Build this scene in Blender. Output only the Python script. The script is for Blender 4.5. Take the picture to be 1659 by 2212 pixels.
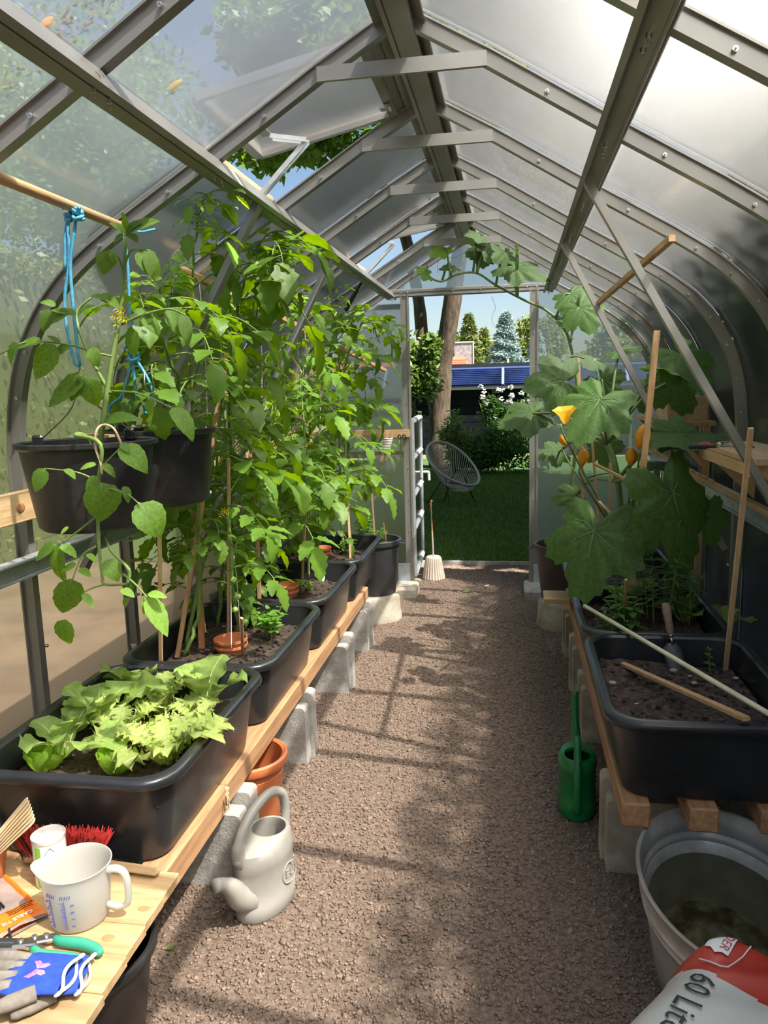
import bpy, math, random
import numpy as np
from mathutils import Vector, Matrix
for o in list(bpy.data.objects): bpy.data.objects.remove(o)
SC = bpy.context.scene
COL = SC.collection
V = Vector
# ------------------------------------------------------------------ camera
CF, CYAW, CPIT, CROL, CAMX, CAMZ = 1661.0, .1681, .1605, -.028, .2863, 1.4135
_fw = V((-math.sin(CYAW)*math.cos(CPIT), math.cos(CYAW)*math.cos(CPIT), -math.sin(CPIT)))
_r0 = V((math.cos(CYAW), math.sin(CYAW), 0)); _u0 = _r0.cross(_fw)
_rt = _r0*math.cos(CROL)+_u0*math.sin(CROL); _up = -_r0*math.sin(CROL)+_u0*math.cos(CROL)
CAM = V((CAMX, 0, CAMZ))
cd = bpy.data.cameras.new('camera'); cam = bpy.data.objects.new('camera', cd); COL.objects.link(cam)
cd.sensor_fit = 'VERTICAL'; cd.sensor_height = 36; cd.lens = 36*CF/2212; cd.clip_start = .05; cd.clip_end = 400
cam.matrix_world = Matrix(((_rt.x, _up.x, -_fw.x, CAM.x), (_rt.y, _up.y, -_fw.y, CAM.y), (_rt.z, _up.z, -_fw.z, CAM.z), (0, 0, 0, 1)))
SC.camera = cam
def at(x, y, X=None, Y=None, Z=None):
    """point of the place seen at photo pixel x, y on the plane X=, Y= or Z= (metres)"""
    d = _fw+_rt*((x-829.5)/CF)-_up*((y-1106)/CF)
    t = (X-CAM.x)/d.x if X is not None else (Y-CAM.y)/d.y if Y is not None else (Z-CAM.z)/d.z
    return CAM+d*t
# ------------------------------------------------------------------ sky, sun, exposure
SUN = V((.54, -.30, 1)).normalized()
w = bpy.data.worlds.new('sky'); SC.world = w; w.use_nodes = True
nt = w.node_tree; bg = nt.nodes['Background']
sk = nt.nodes.new('ShaderNodeTexSky'); sk.sky_type = 'NISHITA'; sk.sun_disc = False
sk.sun_elevation = math.asin(SUN.z); sk.sun_rotation = math.atan2(SUN.x, SUN.y); sk.air_density = 1.0; sk.dust_density = 1.0; sk.ozone_density = 1.0
nt.links.new(sk.outputs[0], bg.inputs[0]); bg.inputs[1].default_value = .095
sl = bpy.data.lights.new('sun', 'SUN'); so = bpy.data.objects.new('sun', sl); COL.objects.link(so)
sl.energy = 12; sl.angle = math.radians(.6); sl.color = (1, .93, .82)
so.rotation_euler = SUN.to_track_quat('Z', 'Y').to_euler(); so.location = (6, -4, 12)
vs = SC.view_settings; vs.view_transform = 'Standard'; vs.look = 'None'; vs.exposure = 0.8; vs.gamma = 1; vs.use_curve_mapping = False
# ------------------------------------------------------------------ helpers
rng = random.Random(7)
def link(o, parent=None):
    COL.objects.link(o)
    if parent is not None: o.parent = parent
    return o
def tag(o, label=None, cat=None, group=None, kind=None):
    if label: o['label'] = label
    if cat: o['category'] = cat
    if group: o['group'] = group
    if kind: o['kind'] = kind
    return o
def thing(name, label, cat, loc=(0, 0, 0), rz=0, group=None):
    o = bpy.data.objects.new(name, None); o.empty_display_size = .05; link(o)
    o.location = loc; o.rotation_euler = (0, 0, rz)
    return tag(o, label, cat, group)
def setting(name):
    o = bpy.data.objects.new(name, None); o.empty_display_size = .05; link(o); o['kind'] = 'structure'; return o
class MB:
    def __init__(s): s.v = []; s.f = []; s.m = []; s.cur = 0
    def add(s, vs, fs):
        b = len(s.v); s.v += [tuple(p) for p in vs]; s.f += [tuple(i+b for i in f) for f in fs]; s.m += [s.cur]*len(fs); return s
    def box(s, c, d, M=None, bev=0):
        x, y, z = d[0]/2, d[1]/2, d[2]/2; c = V(c)
        if bev:
            b = min(bev, x*.9, y*.9, z*.9); P = []
            for (a, e, g) in ((x-b, y-b, z), (x, y-b, z-b), (x-b, y, z-b)):
                for sz in (-1, 1):
                    for sy in (-1, 1):
                        for sx in (-1, 1): P.append(V((sx*a, sy*e, sz*g)))
            def I(k, sx, sy, sz): return k*8+(sx > 0)+2*(sy > 0)+4*(sz > 0)
            F = []
            for q in (-1, 1):
                F.append([I(0, -1, -1, q), I(0, 1, -1, q), I(0, 1, 1, q), I(0, -1, 1, q)][::q])
                F.append([I(1, q, -1, -1), I(1, q, 1, -1), I(1, q, 1, 1), I(1, q, -1, 1)][::q])
                F.append([I(2, -1, q, -1), I(2, -1, q, 1), I(2, 1, q, 1), I(2, 1, q, -1)][::q])
            for a in (-1, 1):
                for e in (-1, 1):
                    q = a*e
                    F.append([I(1, a, e, -1), I(2, a, e, -1), I(2, a, e, 1), I(1, a, e, 1)][::q])
                    F.append([I(0, a, -1, e), I(1, a, -1, e), I(1, a, 1, e), I(0, a, 1, e)][::q])
                    F.append([I(0, -1, a, e), I(0, 1, a, e), I(2, 1, a, e), I(2, -1, a, e)][::q])
                    for g in (-1, 1): F.append([I(0, a, e, g), I(1, a, e, g), I(2, a, e, g)][::a*e*g])
        else:
            P = [V((sx*x, sy*y, sz*z)) for sz in (-1, 1) for sy in (-1, 1) for sx in (-1, 1)]
            F = [(0, 2, 3, 1), (4, 5, 7, 6), (0, 1, 5, 4), (2, 6, 7, 3), (0, 4, 6, 2), (1, 3, 7, 5)]
        if M is not None: P = [M @ p for p in P]
        return s.add([p+c for p in P], F)
    def bar(s, a, b, wd, th, up=(0, 0, 1), bev=0):
        """rectangular bar from a to b: wd sideways, th along up"""
        a, b = V(a), V(b); d = b-a; y = d.normalized(); x = y.cross(V(up))
        if x.length < 1e-4: x = y.cross(V((1, 0, 0)))
        x.normalize(); z = x.cross(y); M = Matrix((x, y, z)).transposed()
        return s.box((a+b)/2, (wd, d.length, th), M, bev)
    def loft(s, rings, closed=True, cap0=False, cap1=False):
        n = len(rings[0]); P = [p for r in rings for p in r]; F = []
        for i in range(len(rings)-1):
            for j in range(n if closed else n-1):
                k = (j+1) % n; F.append((i*n+j, i*n+k, (i+1)*n+k, (i+1)*n+j))
        if cap0: F.append(tuple(range(n))[::-1])
        if cap1: F.append(tuple((len(rings)-1)*n+j for j in range(n)))
        return s.add(P, F)
    def tube(s, pts, r, n=6, cap=True, flat=1):
        pts = [V(p) for p in pts]; m = len(pts); rad = r if isinstance(r, (list, tuple)) else [r]*m
        t0 = (pts[1]-pts[0]).normalized(); u = t0.orthogonal().normalized(); R = []
        for i in range(m):
            t = (pts[min(i+1, m-1)]-pts[max(i-1, 0)]).normalized(); u = u-t*u.dot(t)
            if u.length < 1e-6: u = t.orthogonal()
            u.normalize(); w_ = t.cross(u)
            R.append([pts[i]+(u*math.cos(2*math.pi*j/n)+w_*math.sin(2*math.pi*j/n)*flat)*rad[i] for j in range(n)])
        return s.loft(R, True, cap, cap)
    def lathe(s, prof, n=24, c=(0, 0, 0), sx=1, sy=1, cap0=False, cap1=False, M=None):
        c = V(c); R = []
        for (r, z) in prof:
            ring = [V((math.cos(2*math.pi*j/n)*r*sx, math.sin(2*math.pi*j/n)*r*sy, z)) for j in range(n)]
            R.append([c+(M @ p if M is not None else p) for p in ring])
        return s.loft(R, True, cap0, cap1)
    def sphere(s, c, r, n=10, m=6, sc=(1, 1, 1), M=None):
        prof = [(max(1e-4, math.sin(math.pi*i/m)), -math.cos(math.pi*i/m)) for i in range(m+1)]; c = V(c); R = []
        for (q, z) in prof:
            ring = [V((math.cos(2*math.pi*j/n)*q*r*sc[0], math.sin(2*math.pi*j/n)*q*r*sc[1], z*r*sc[2])) for j in range(n)]
            R.append([c+(M @ p if M is not None else p) for p in ring])
        return s.loft(R)
    def mesh(s, name, mats, smooth=False):
        me = bpy.data.meshes.new(name); me.from_pydata(s.v, [], s.f)
        for m in (mats if isinstance(mats, (list, tuple)) else [mats]): me.materials.append(m)
        if any(s.m): me.polygons.foreach_set('material_index', s.m)
        if smooth is not False:
            me.polygons.foreach_set('use_smooth', [True]*len(s.f))
            if smooth is not True:
                try: me.set_sharp_from_angle(angle=math.radians(smooth))
                except Exception: pass
        me.update(); return me
    def build(s, name, mats, parent=None, smooth=False):
        o = bpy.data.objects.new(name, s.mesh(name, mats, smooth)); return link(o, parent)
def inst(name, me, parent=None, M=None):
    o = bpy.data.objects.new(name, me); link(o, parent)
    if M is not None: o.matrix_basis = M
    return o
def frame(loc, fwd, up=(0, 0, 1), sc=1):
    y = V(fwd).normalized(); x = y.cross(V(up))
    if x.length < 1e-4: x = y.cross(V((1, 0, .1)))
    x.normalize(); z = x.cross(y); s3 = sc if isinstance(sc, (tuple, list)) else (sc, sc, sc)
    return Matrix.Translation(V(loc)) @ Matrix((x, y, z)).transposed().to_4x4() @ Matrix.Diagonal((*s3, 1))
def npmesh(name, verts, faces, mat, smooth=False):
    me = bpy.data.meshes.new(name); n, k = faces.shape
    me.vertices.add(len(verts)); me.vertices.foreach_set('co', np.ascontiguousarray(verts, dtype=np.float32).ravel())
    me.loops.add(n*k); me.loops.foreach_set('vertex_index', np.ascontiguousarray(faces, dtype=np.int32).ravel())
    me.polygons.add(n); me.polygons.foreach_set('loop_start', np.arange(0, n*k, k, dtype=np.int32))
    try: me.polygons.foreach_set('loop_total', np.full(n, k, dtype=np.int32))
    except Exception: pass
    if smooth: me.polygons.foreach_set('use_smooth', np.ones(n, dtype=bool))
    me.materials.append(mat); me.update(calc_edges=True); me.validate(); return me
def catmull(P, n=6):
    P = [V(p) for p in P]; Q = [P[0]*2-P[1]]+P+[P[-1]*2-P[-2]]; out = []
    for i in range(1, len(Q)-2):
        for k in range(n):
            t = k/n; a, b, c, d = Q[i-1], Q[i], Q[i+1], Q[i+2]
            out.append(.5*((2*b)+(c-a)*t+(2*a-5*b+4*c-d)*t*t+(3*b-a-3*c+d)*t**3))
    out.append(P[-1]); return out
def rrect(w_, l, r, z, n=5, c=(0, 0)):
    R = []
    for (sx, sy, a0) in ((1, 1, 0), (-1, 1, 90), (-1, -1, 180), (1, -1, 270)):
        for k in range(n+1):
            a = math.radians(a0+90*k/n); R.append(V((c[0]+sx*(w_/2-r)+r*math.cos(a), c[1]+sy*(l/2-r)+r*math.sin(a), z)))
    return R
def textmesh(body, size, mat, ext=.0004, align='CENTER', name='lettering'):
    cu = bpy.data.curves.new('t', 'FONT'); cu.body = body; cu.size = size; cu.extrude = ext; cu.align_x = align; cu.align_y = 'CENTER'; cu.resolution_u = 2
    o = bpy.data.objects.new('t', cu); COL.objects.link(o)
    bpy.context.view_layer.update()
    me = bpy.data.meshes.new_from_object(o.evaluated_get(bpy.context.evaluated_depsgraph_get()))
    bpy.data.objects.remove(o); me.name = name; me.materials.clear(); me.materials.append(mat); return me
def subpart(o, part):
    o.parent = part; o.matrix_parent_inverse = Matrix.Identity(4); return o
# ------------------------------------------------------------------ materials
MATS = {}
def nodes(name):
    m = bpy.data.materials.new(name); m.use_nodes = True; t = m.node_tree
    return m, t, t.nodes['Principled BSDF'], t.nodes['Material Output']
def noise_tex(t, scale, stretch=None, detail=4, coord='Object', rough=.6):
    tc = t.nodes.new('ShaderNodeTexCoord'); n = t.nodes.new('ShaderNodeTexNoise'); n.inputs['Scale'].default_value = scale; n.inputs['Detail'].default_value = detail; n.inputs['Roughness'].default_value = rough
    if stretch:
        mp = t.nodes.new('ShaderNodeMapping'); mp.inputs['Scale'].default_value = stretch; t.links.new(tc.outputs[coord], mp.inputs[0]); t.links.new(mp.outputs[0], n.inputs[0])
    else: t.links.new(tc.outputs[coord], n.inputs[0])
    return n
def ramp(t, src, stops):
    r = t.nodes.new('ShaderNodeValToRGB'); t.links.new(src, r.inputs[0]); e = r.color_ramp.elements
    while len(e) < len(stops): e.new(.5)
    for k, (p, c) in enumerate(stops): e[k].position = p; e[k].color = (*c, 1) if len(c) == 3 else c
    return r
def mat(name, c1, c2=None, rough=.5, metal=0, scale=8, stretch=None, bump=0, bscale=None, lo=.35, hi=.65, spec=.5, transl=0, coat=0, detail=4, randv=0, mid=None):
    m, t, p, out = nodes(name); p.inputs['Roughness'].default_value = rough; p.inputs['Metallic'].default_value = metal
    p.inputs['Specular IOR Level'].default_value = spec; p.inputs['Coat Weight'].default_value = coat
    src = None
    if c2:
        n = noise_tex(t, scale, stretch, detail); st = [(lo, c1), (hi, c2)]
        if mid: st = [(lo, c1), ((lo+hi)/2, mid), (hi, c2)]
        r = ramp(t, n.outputs[0], st); src = r.outputs[0]
        if randv:
            oi = t.nodes.new('ShaderNodeObjectInfo'); mr = t.nodes.new('ShaderNodeMapRange'); mr.inputs[3].default_value = 1-randv; mr.inputs[4].default_value = 1+randv
            t.links.new(oi.outputs['Random'], mr.inputs[0]); hs = t.nodes.new('ShaderNodeHueSaturation'); t.links.new(mr.outputs[0], hs.inputs['Value']); t.links.new(src, hs.inputs['Color']); src = hs.outputs[0]
        t.links.new(src, p.inputs['Base Color'])
    else: p.inputs['Base Color'].default_value = (*c1, 1)
    if bump:
        n2 = noise_tex(t, bscale or scale*3, stretch, 5); b = t.nodes.new('ShaderNodeBump'); b.inputs['Strength'].default_value = bump; b.inputs['Distance'].default_value = .01
        t.links.new(n2.outputs[0], b.inputs['Height']); t.links.new(b.outputs[0], p.inputs['Normal'])
    if transl:
        tr = t.nodes.new('ShaderNodeBsdfTranslucent'); mx = t.nodes.new('ShaderNodeMixShader'); mx.inputs[0].default_value = transl
        if src: t.links.new(src, tr.inputs[0])
        else: tr.inputs[0].default_value = (*c1, 1)
        t.links.new(p.outputs[0], mx.inputs[1]); t.links.new(tr.outputs[0], mx.inputs[2]); t.links.new(mx.outputs[0], out.inputs[0])
    MATS[name] = m; return m
def leafmat(name, c1, c2, transl=.42, rough=.45, sat=1.15):
    """leaf: upper side from c1/c2, light shining through is yellower"""
    m, t, p, out = nodes(name); n = noise_tex(t, 14, None, 3); r = ramp(t, n.outputs[0], [(.3, c1), (.7, c2)])
    oi = t.nodes.new('ShaderNodeObjectInfo'); mr = t.nodes.new('ShaderNodeMapRange'); mr.inputs[3].default_value = .75; mr.inputs[4].default_value = 1.25
    t.links.new(oi.outputs['Random'], mr.inputs[0]); hs = t.nodes.new('ShaderNodeHueSaturation'); t.links.new(mr.outputs[0], hs.inputs['Value']); t.links.new(r.outputs[0], hs.inputs['Color'])
    t.links.new(hs.outputs[0], p.inputs['Base Color']); p.inputs['Roughness'].default_value = rough; p.inputs['Specular IOR Level'].default_value = .4
    tr = t.nodes.new('ShaderNodeBsdfTranslucent'); h2 = t.nodes.new('ShaderNodeHueSaturation'); h2.inputs['Hue'].default_value = .475; h2.inputs['Saturation'].default_value = sat; h2.inputs['Value'].default_value = 1.7
    t.links.new(hs.outputs[0], h2.inputs['Color']); t.links.new(h2.outputs[0], tr.inputs[0])
    b = t.nodes.new('ShaderNodeBump'); b.inputs['Strength'].default_value = .35; b.inputs['Distance'].default_value = .004; n2 = noise_tex(t, 60, None, 3); t.links.new(n2.outputs[0], b.inputs['Height']); t.links.new(b.outputs[0], p.inputs['Normal'])
    mx = t.nodes.new('ShaderNodeMixShader'); mx.inputs[0].default_value = transl; t.links.new(p.outputs[0], mx.inputs[1]); t.links.new(tr.outputs[0], mx.inputs[2]); t.links.new(mx.outputs[0], out.inputs[0])
    MATS[name] = m; return m
def polycarb(name, gable=False):
    """twin-wall sheet: part of the light goes straight through, part is spread sideways by the channels"""
    m, t, p, out = nodes(name); N = t.nodes; L = t.links; N.remove(p)
    tr = N.new('ShaderNodeBsdfTransparent'); tr.inputs[0].default_value = (.95, .96, .97, 1)
    h = N.new('ShaderNodeBsdfHair'); h.component = 'Transmission'; h.inputs['Color'].default_value = (.93, .95, .97, 1); h.inputs['Offset'].default_value = 0; h.inputs['RoughnessU'].default_value = .05; h.inputs['RoughnessV'].default_value = 1
    gm = N.new('ShaderNodeNewGeometry')
    if gable:
        cx = N.new('ShaderNodeCombineXYZ'); cx.inputs[2].default_value = 1; tan = cx.outputs[0]
    else:
        cr = N.new('ShaderNodeVectorMath'); cr.operation = 'CROSS_PRODUCT'; L.new(gm.outputs['True Normal'], cr.inputs[0]); cr.inputs[1].default_value = (0, 1, 0); tan = cr.outputs[0]
    L.new(tan, h.inputs['Tangent'])
    df = N.new('ShaderNodeBsdfTranslucent'); df.inputs[0].default_value = (.5, .51, .51, 1)
    dd = N.new('ShaderNodeBsdfDiffuse'); dd.inputs[0].default_value = (.3, .3, .28, 1)
    gl = N.new('ShaderNodeBsdfGlossy'); gl.inputs['Roughness'].default_value = .22
    tc = N.new('ShaderNodeTexCoord'); sp = N.new('ShaderNodeSeparateXYZ'); L.new(tc.outputs['Object'], sp.inputs[0])
    ml = N.new('ShaderNodeMath'); ml.operation = 'MULTIPLY'; L.new(sp.outputs[0 if gable else 1], ml.inputs[0]); ml.inputs[1].default_value = 2*math.pi/.011
    sn = N.new('ShaderNodeMath'); sn.operation = 'SINE'; L.new(ml.outputs[0], sn.inputs[0])
    rib = N.new('ShaderNodeMapRange'); L.new(sn.outputs[0], rib.inputs[0]); rib.inputs[1].default_value = .72; rib.inputs[2].default_value = 1; rib.inputs[3].default_value = .0; rib.inputs[4].default_value = 1
    nz = noise_tex(t, 3.2, (1, 1, 1), 6, 'Object', .65); ds = N.new('ShaderNodeMapRange'); L.new(nz.outputs[0], ds.inputs[0]); ds.inputs[1].default_value = .4; ds.inputs[2].default_value = .8; ds.inputs[3].default_value = .02; ds.inputs[4].default_value = .10
    m1 = N.new('ShaderNodeMixShader'); m1.inputs[0].default_value = .62; L.new(tr.outputs[0], m1.inputs[1]); L.new(h.outputs[0], m1.inputs[2])
    m0 = N.new('ShaderNodeMixShader'); m0.inputs[0].default_value = .15; L.new(df.outputs[0], m0.inputs[1]); L.new(dd.outputs[0], m0.inputs[2])
    tint = N.new('ShaderNodeMixRGB'); L.new(rib.outputs[0], tint.inputs[0]); tint.inputs[1].default_value = (.97, .975, .98, 1); tint.inputs[2].default_value = (.72, .74, .75, 1); L.new(tint.outputs[0], tr.inputs[0])
    m2 = N.new('ShaderNodeMixShader'); L.new(ds.outputs[0], m2.inputs[0]); L.new(m1.outputs[0], m2.inputs[1]); L.new(m0.outputs[0], m2.inputs[2])
    fr = N.new('ShaderNodeFresnel'); fr.inputs[0].default_value = 1.10
    m3 = N.new('ShaderNodeMixShader'); L.new(fr.outputs[0], m3.inputs[0]); L.new(m2.outputs[0], m3.inputs[1]); L.new(gl.outputs[0], m3.inputs[2])
    L.new(m3.outputs[0], out.inputs[0]); MATS[name] = m; return m
polycarb('polycarbonate'); polycarb('polycarbonate_gable', True)
def clear():
    m, t, p, out = nodes('polycarbonate_clear'); N = t.nodes; L = t.links; N.remove(p); tr = N.new('ShaderNodeBsdfTransparent'); tr.inputs[0].default_value = (.97, .975, .98, 1); gl = N.new('ShaderNodeBsdfGlossy'); gl.inputs['Roughness'].default_value = .15; fr = N.new('ShaderNodeFresnel'); fr.inputs[0].default_value = 1.2; mx = N.new('ShaderNodeMixShader'); L.new(fr.outputs[0], mx.inputs[0]); L.new(tr.outputs[0], mx.inputs[1]); L.new(gl.outputs[0], mx.inputs[2]); L.new(mx.outputs[0], out.inputs[0]); MATS['polycarbonate_clear'] = m
clear()
mat('aluminium', (.27, .26, .245), (.34, .33, .31), rough=.36, metal=.5, scale=3, detail=2)
mat('galvanised', (.42, .45, .47), (.55, .58, .60), rough=.42, metal=.4, scale=18, detail=2)
mat('bolt', (.75, .75, .75), rough=.25, metal=1)
mat('gravel', (.085, .058, .042), (.25, .18, .135), rough=.95, scale=70, bump=.6, bscale=140, lo=.3, hi=.7, detail=3)
mat('stone_chip', (.135, .09, .068), (.32, .235, .18), rough=.9, scale=45, lo=.3, hi=.75, detail=1)
mat('concrete', (.30, .28, .25), (.46, .44, .41), rough=.95, scale=22, bump=.35, bscale=120)
mat('concrete_old', (.30, .26, .19), (.50, .46, .38), rough=.95, scale=9, bump=.3, bscale=90)
mat('black_plastic', (.013, .014, .016), (.022, .023, .026), rough=.27, scale=5, bump=.03, bscale=60)
mat('black_plastic_dusty', (.014, .014, .015), (.05, .048, .045), rough=.42, scale=9, lo=.45, hi=.8)
mat('pot_plastic', (.028, .030, .034), (.045, .047, .05), rough=.5, scale=6)
mat('brown_plastic', (.045, .038, .035), (.06, .05, .046), rough=.5, scale=6)
mat('soil', (.018, .011, .008), (.10, .065, .045), rough=1, scale=60, bump=.8, bscale=150, lo=.35, hi=.72)
mat('soil_dry', (.025, .017, .013), (.15, .105, .08), rough=1, scale=45, bump=.8, bscale=130, lo=.35, hi=.72)
def wood(name, c1, c2, axis='Y', scale=5, rough=.65): mat(name, c1, c2, rough=rough, scale=scale, stretch={'X': (1, 14, 14), 'Y': (14, 1, 14), 'Z': (14, 14, 1)}[axis], bump=.12, bscale=scale*2, lo=.3, hi=.72, randv=.12)
wood('timber', (.30, .15, .07), (.52, .30, .15)); wood('timber_end', (.36, .17, .08), (.45, .24, .12), 'Z')
wood('pine_x', (.36, .22, .10), (.54, .37, .20), 'X', 4); wood('pine_y', (.52, .34, .17), (.70, .50, .29), 'Y', 4); wood('pine_z', (.5, .32, .16), (.68, .47, .27), 'Z', 4)
wood('lath_z', (.42, .24, .11), (.60, .38, .20), 'Z', 6); wood('lath_y', (.42, .24, .11), (.60, .38, .20), 'Y', 6)
mat('pale_wood', (.62, .46, .26), (.76, .62, .40), rough=.6, scale=9, randv=.12)
mat('reddish_wood', (.36, .15, .06), (.50, .24, .11), rough=.6, scale=9)
mat('bamboo_pale', (.72, .65, .42), (.82, .76, .55), rough=.5, scale=12)
mat('terracotta', (.42, .125, .045), (.54, .19, .08), rough=.7, scale=10)
mat('terracotta_plastic', (.50, .14, .045), (.58, .18, .07), rough=.45, scale=4)
mat('grey_can', (.30, .285, .255), (.37, .35, .32), rough=.42, scale=7)
mat('green_can', (.003, .13, .028), (.005, .20, .045), rough=.35, scale=4)
mat('zinc', (.42, .42, .41), (.60, .60, .58), rough=.42, metal=.5, scale=10, detail=3)
mat('zinc_bottom', (.08, .065, .045), (.34, .31, .24), rough=.9, scale=11, lo=.42, hi=.6)
mat('blue_twine', (.05, .30, .52), (.12, .48, .70), rough=.6, scale=60)
mat('jute', (.45, .31, .18), (.6, .44, .28), rough=.9, scale=90)
mat('white_string', (.7, .68, .62), rough=.8)
mat('white', (.82, .82, .80), rough=.4); mat('white_dirty', (.48, .45, .41), (.68, .65, .6), rough=.5, scale=30)
mat('black', (.012, .012, .012), rough=.5); mat('steel', (.5, .5, .5), rough=.25, metal=1); mat('wire', (.55, .55, .52), rough=.3, metal=1)
leafmat('tomato_leaf', (.085, .19, .020), (.165, .30, .038)); leafmat('tomato_leaf_young', (.17, .34, .045), (.26, .44, .07))
mat('stem', (.17, .27, .06), (.26, .36, .10), rough=.5, scale=20, transl=.15)
leafmat('lettuce', (.20, .32, .065), (.31, .43, .12), .38, .45, 1.0); leafmat('frisee', (.29, .40, .09), (.42, .50, .16), .38, .45, 1.0); leafmat('little_gem', (.22, .40, .05), (.34, .54, .09), .4)
mat('lettuce_rib', (.55, .62, .30), rough=.5, transl=.3)
leafmat('squash_leaf', (.045, .105, .024), (.085, .165, .038), .38, .55); leafmat('squash_leaf_young', (.12, .26, .04), (.22, .36, .07), .4)
mat('squash_vein', (.17, .27, .10), rough=.5, transl=.3); mat('squash_stem', (.13, .20, .06), (.19, .27, .09), rough=.55, scale=20)
leafmat('herb', (.09, .20, .045), (.15, .28, .07)); leafmat('basil', (.11, .28, .03), (.2, .40, .06))
mat('petal', (.85, .42, .02), (.9, .55, .05), rough=.5, scale=20, transl=.4); mat('yellow_flower', (.85, .65, .02), rough=.5, transl=.3)
mat('green_tomato', (.22, .36, .07), (.30, .44, .12), rough=.25, scale=8)
leafmat('tree_leaf', (.05, .12, .02), (.11, .20, .035), .4); leafmat('shrub_leaf', (.10, .19, .04), (.20, .30, .08), .3)
leafmat('bed_leaf', (.035, .10, .022), (.075, .17, .035), .35); leafmat('hedge_leaf', (.085, .12, .035), (.15, .18, .06), .3)
leafmat('spruce_green', (.10, .14, .04), (.19, .23, .07), .2, .8); leafmat('spruce_blue', (.17, .25, .26), (.30, .39, .39), .15, .8); leafmat('far_leaf', (.15, .21, .04), (.27, .33, .07), .3, .8)
mat('bark', (.03, .022, .014), (.13, .095, .06), rough=.95, scale=8, stretch=(3, 3, .6), bump=.6, bscale=16)
mat('lawn', (.018, .055, .010), (.055, .12, .022), rough=.95, scale=30, bump=.5, bscale=200)
leafmat('grass', (.05, .115, .010), (.10, .19, .022), .3)
mat('shed_board', (.004, .006, .009), (.007, .010, .013), spec=.08, rough=.9, scale=5); mat('shed_post', (.05, .06, .06), rough=.6)
mat('solar_tube', (.008, .014, .06), (.016, .03, .11), rough=.18, scale=3, coat=.5); mat('solar_frame', (.20, .30, .62), rough=.3, metal=.4)
mat('red_tile', (.50, .08, .035), (.62, .13, .06), rough=.7, scale=20); mat('red_wall', (.42, .07, .03), (.55, .12, .055), rough=.8, scale=12)
mat('slate', (.20, .20, .22), (.34, .34, .36), rough=.8, scale=8)
mat('cord', (.42, .37, .28), (.52, .46, .36), rough=.6, scale=30); mat('doorstop_concrete', (.52, .43, .36), (.62, .54, .46), rough=.9, scale=30)
mat('sand', (.085, .055, .034), (.17, .115, .07), rough=.95, scale=2.5); mat('field', (.10, .13, .04), (.22, .22, .08), rough=.95, scale=.5)
# ================================================================== the greenhouse shell
S, Y0 = .6256, 1.5277
YA = {k: Y0+S*i for i, k in enumerate('ZABCDE')}
YG = Y0+6*S; NB = 10; YB = YG-NB*S; ARCHES = [YG-i*S for i in range(NB+1)]
HALF = [(0, 2.363), (.22, 2.240), (.53, 2.052), (.80, 1.893), (.93, 1.808), (1.03, 1.722), (1.11, 1.622), (1.17, 1.50), (1.205, 1.36), (1.22, 1.22), (1.222, .95), (1.222, .05)]
def profile(sub=1):
    P = [V((x, 0, z)) for x, z in HALF]
    if sub > 1:
        c = catmull(P[3:10], sub); return P[:3]+c+P[10:]
    return P
PROF = profile(4)
def prof_norm(P, i):
    t = (P[min(i+1, len(P)-1)]-P[max(i-1, 0)]).normalized(); return V((-t.z, 0, t.x)) if -t.z*1+t.x*1 > 0 else V((t.z, 0, -t.x))
def strip(mb, pts, nrm, off, th, y0, y1, sg):
    """sheet following the arch between y0 and y1, sg = +1 right, -1 left"""
    A = []; 
    for q, (p, n) in enumerate(zip(pts, nrm)):
        a = p+n*off; b = p+n*(off+th); A.append([V((sg*a.x, y0, a.z)), V((sg*a.x, y1, a.z)), V((sg*b.x, y1, b.z)), V((sg*b.x, y0, b.z))])
    if sg < 0: A = [r[::-1] for r in A]
    n0 = len(mb.m); mb.loft(A, True, True, True); oi = 2 if sg > 0 else 0
    for q in range(n0, len(mb.m)): mb.m[q] = 0 if (q-n0) < 4*(len(A)-1) and (q-n0) % 4 == oi else 1
NR = [prof_norm(PROF, i) for i in range(len(PROF))]
def cut(x0=None, x1=None, z0=None):
    pass
i_purl = 2; i_rail = len(PROF)-2
ceiling = setting('ceiling'); wall_left = setting('wall_left'); wall_right = setting('wall_right'); wall_far = setting('wall_far'); wall_near = setting('wall_near')
PC, PG, AL, GV = MATS['polycarbonate'], MATS['polycarbonate_gable'], MATS['aluminium'], MATS['galvanised']
PCC = [PC, MATS['polycarbonate_clear']]; PGC = [PG, MATS['polycarbonate_clear']]
VENTS = (YA['A'], YA['D'])
for b in range(NB):
    y1, y0 = ARCHES[b]-.004, ARCHES[b+1]+.004
    for sg, wl in ((1, wall_right), (-1, wall_left)):
        is_vent = sg < 0 and any(abs(ARCHES[b+1]-v) < .05 for v in VENTS)
        if not is_vent:
            m = MB(); strip(m, PROF[0:3], NR[0:3], .022, .008, y0, y1, sg); m.build('roof_panel', PCC, ceiling, 30)
        else:
            m = MB(); P2 = [PROF[0], PROF[0].lerp(PROF[1], .45)]; strip(m, P2, [NR[1]]*2, .022, .008, y0, y1, sg); m.build('ridge_strip', [AL, AL], ceiling)
        m = MB(); strip(m, PROF[2:i_rail+1], NR[2:i_rail+1], .022, .008, y0, y1, sg); m.build('eave_panel', PCC, ceiling, 30)
        m = MB(); strip(m, PROF[i_rail:], NR[i_rail:], .022, .008, y0, y1, sg); m.build('wall_panel', PCC, wl)
def sweep(mb, pts, nrm, wy, th, y, sg):
    strip(mb, pts, nrm, -th/2, th, y-wy/2, y+wy/2, sg)
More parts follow.
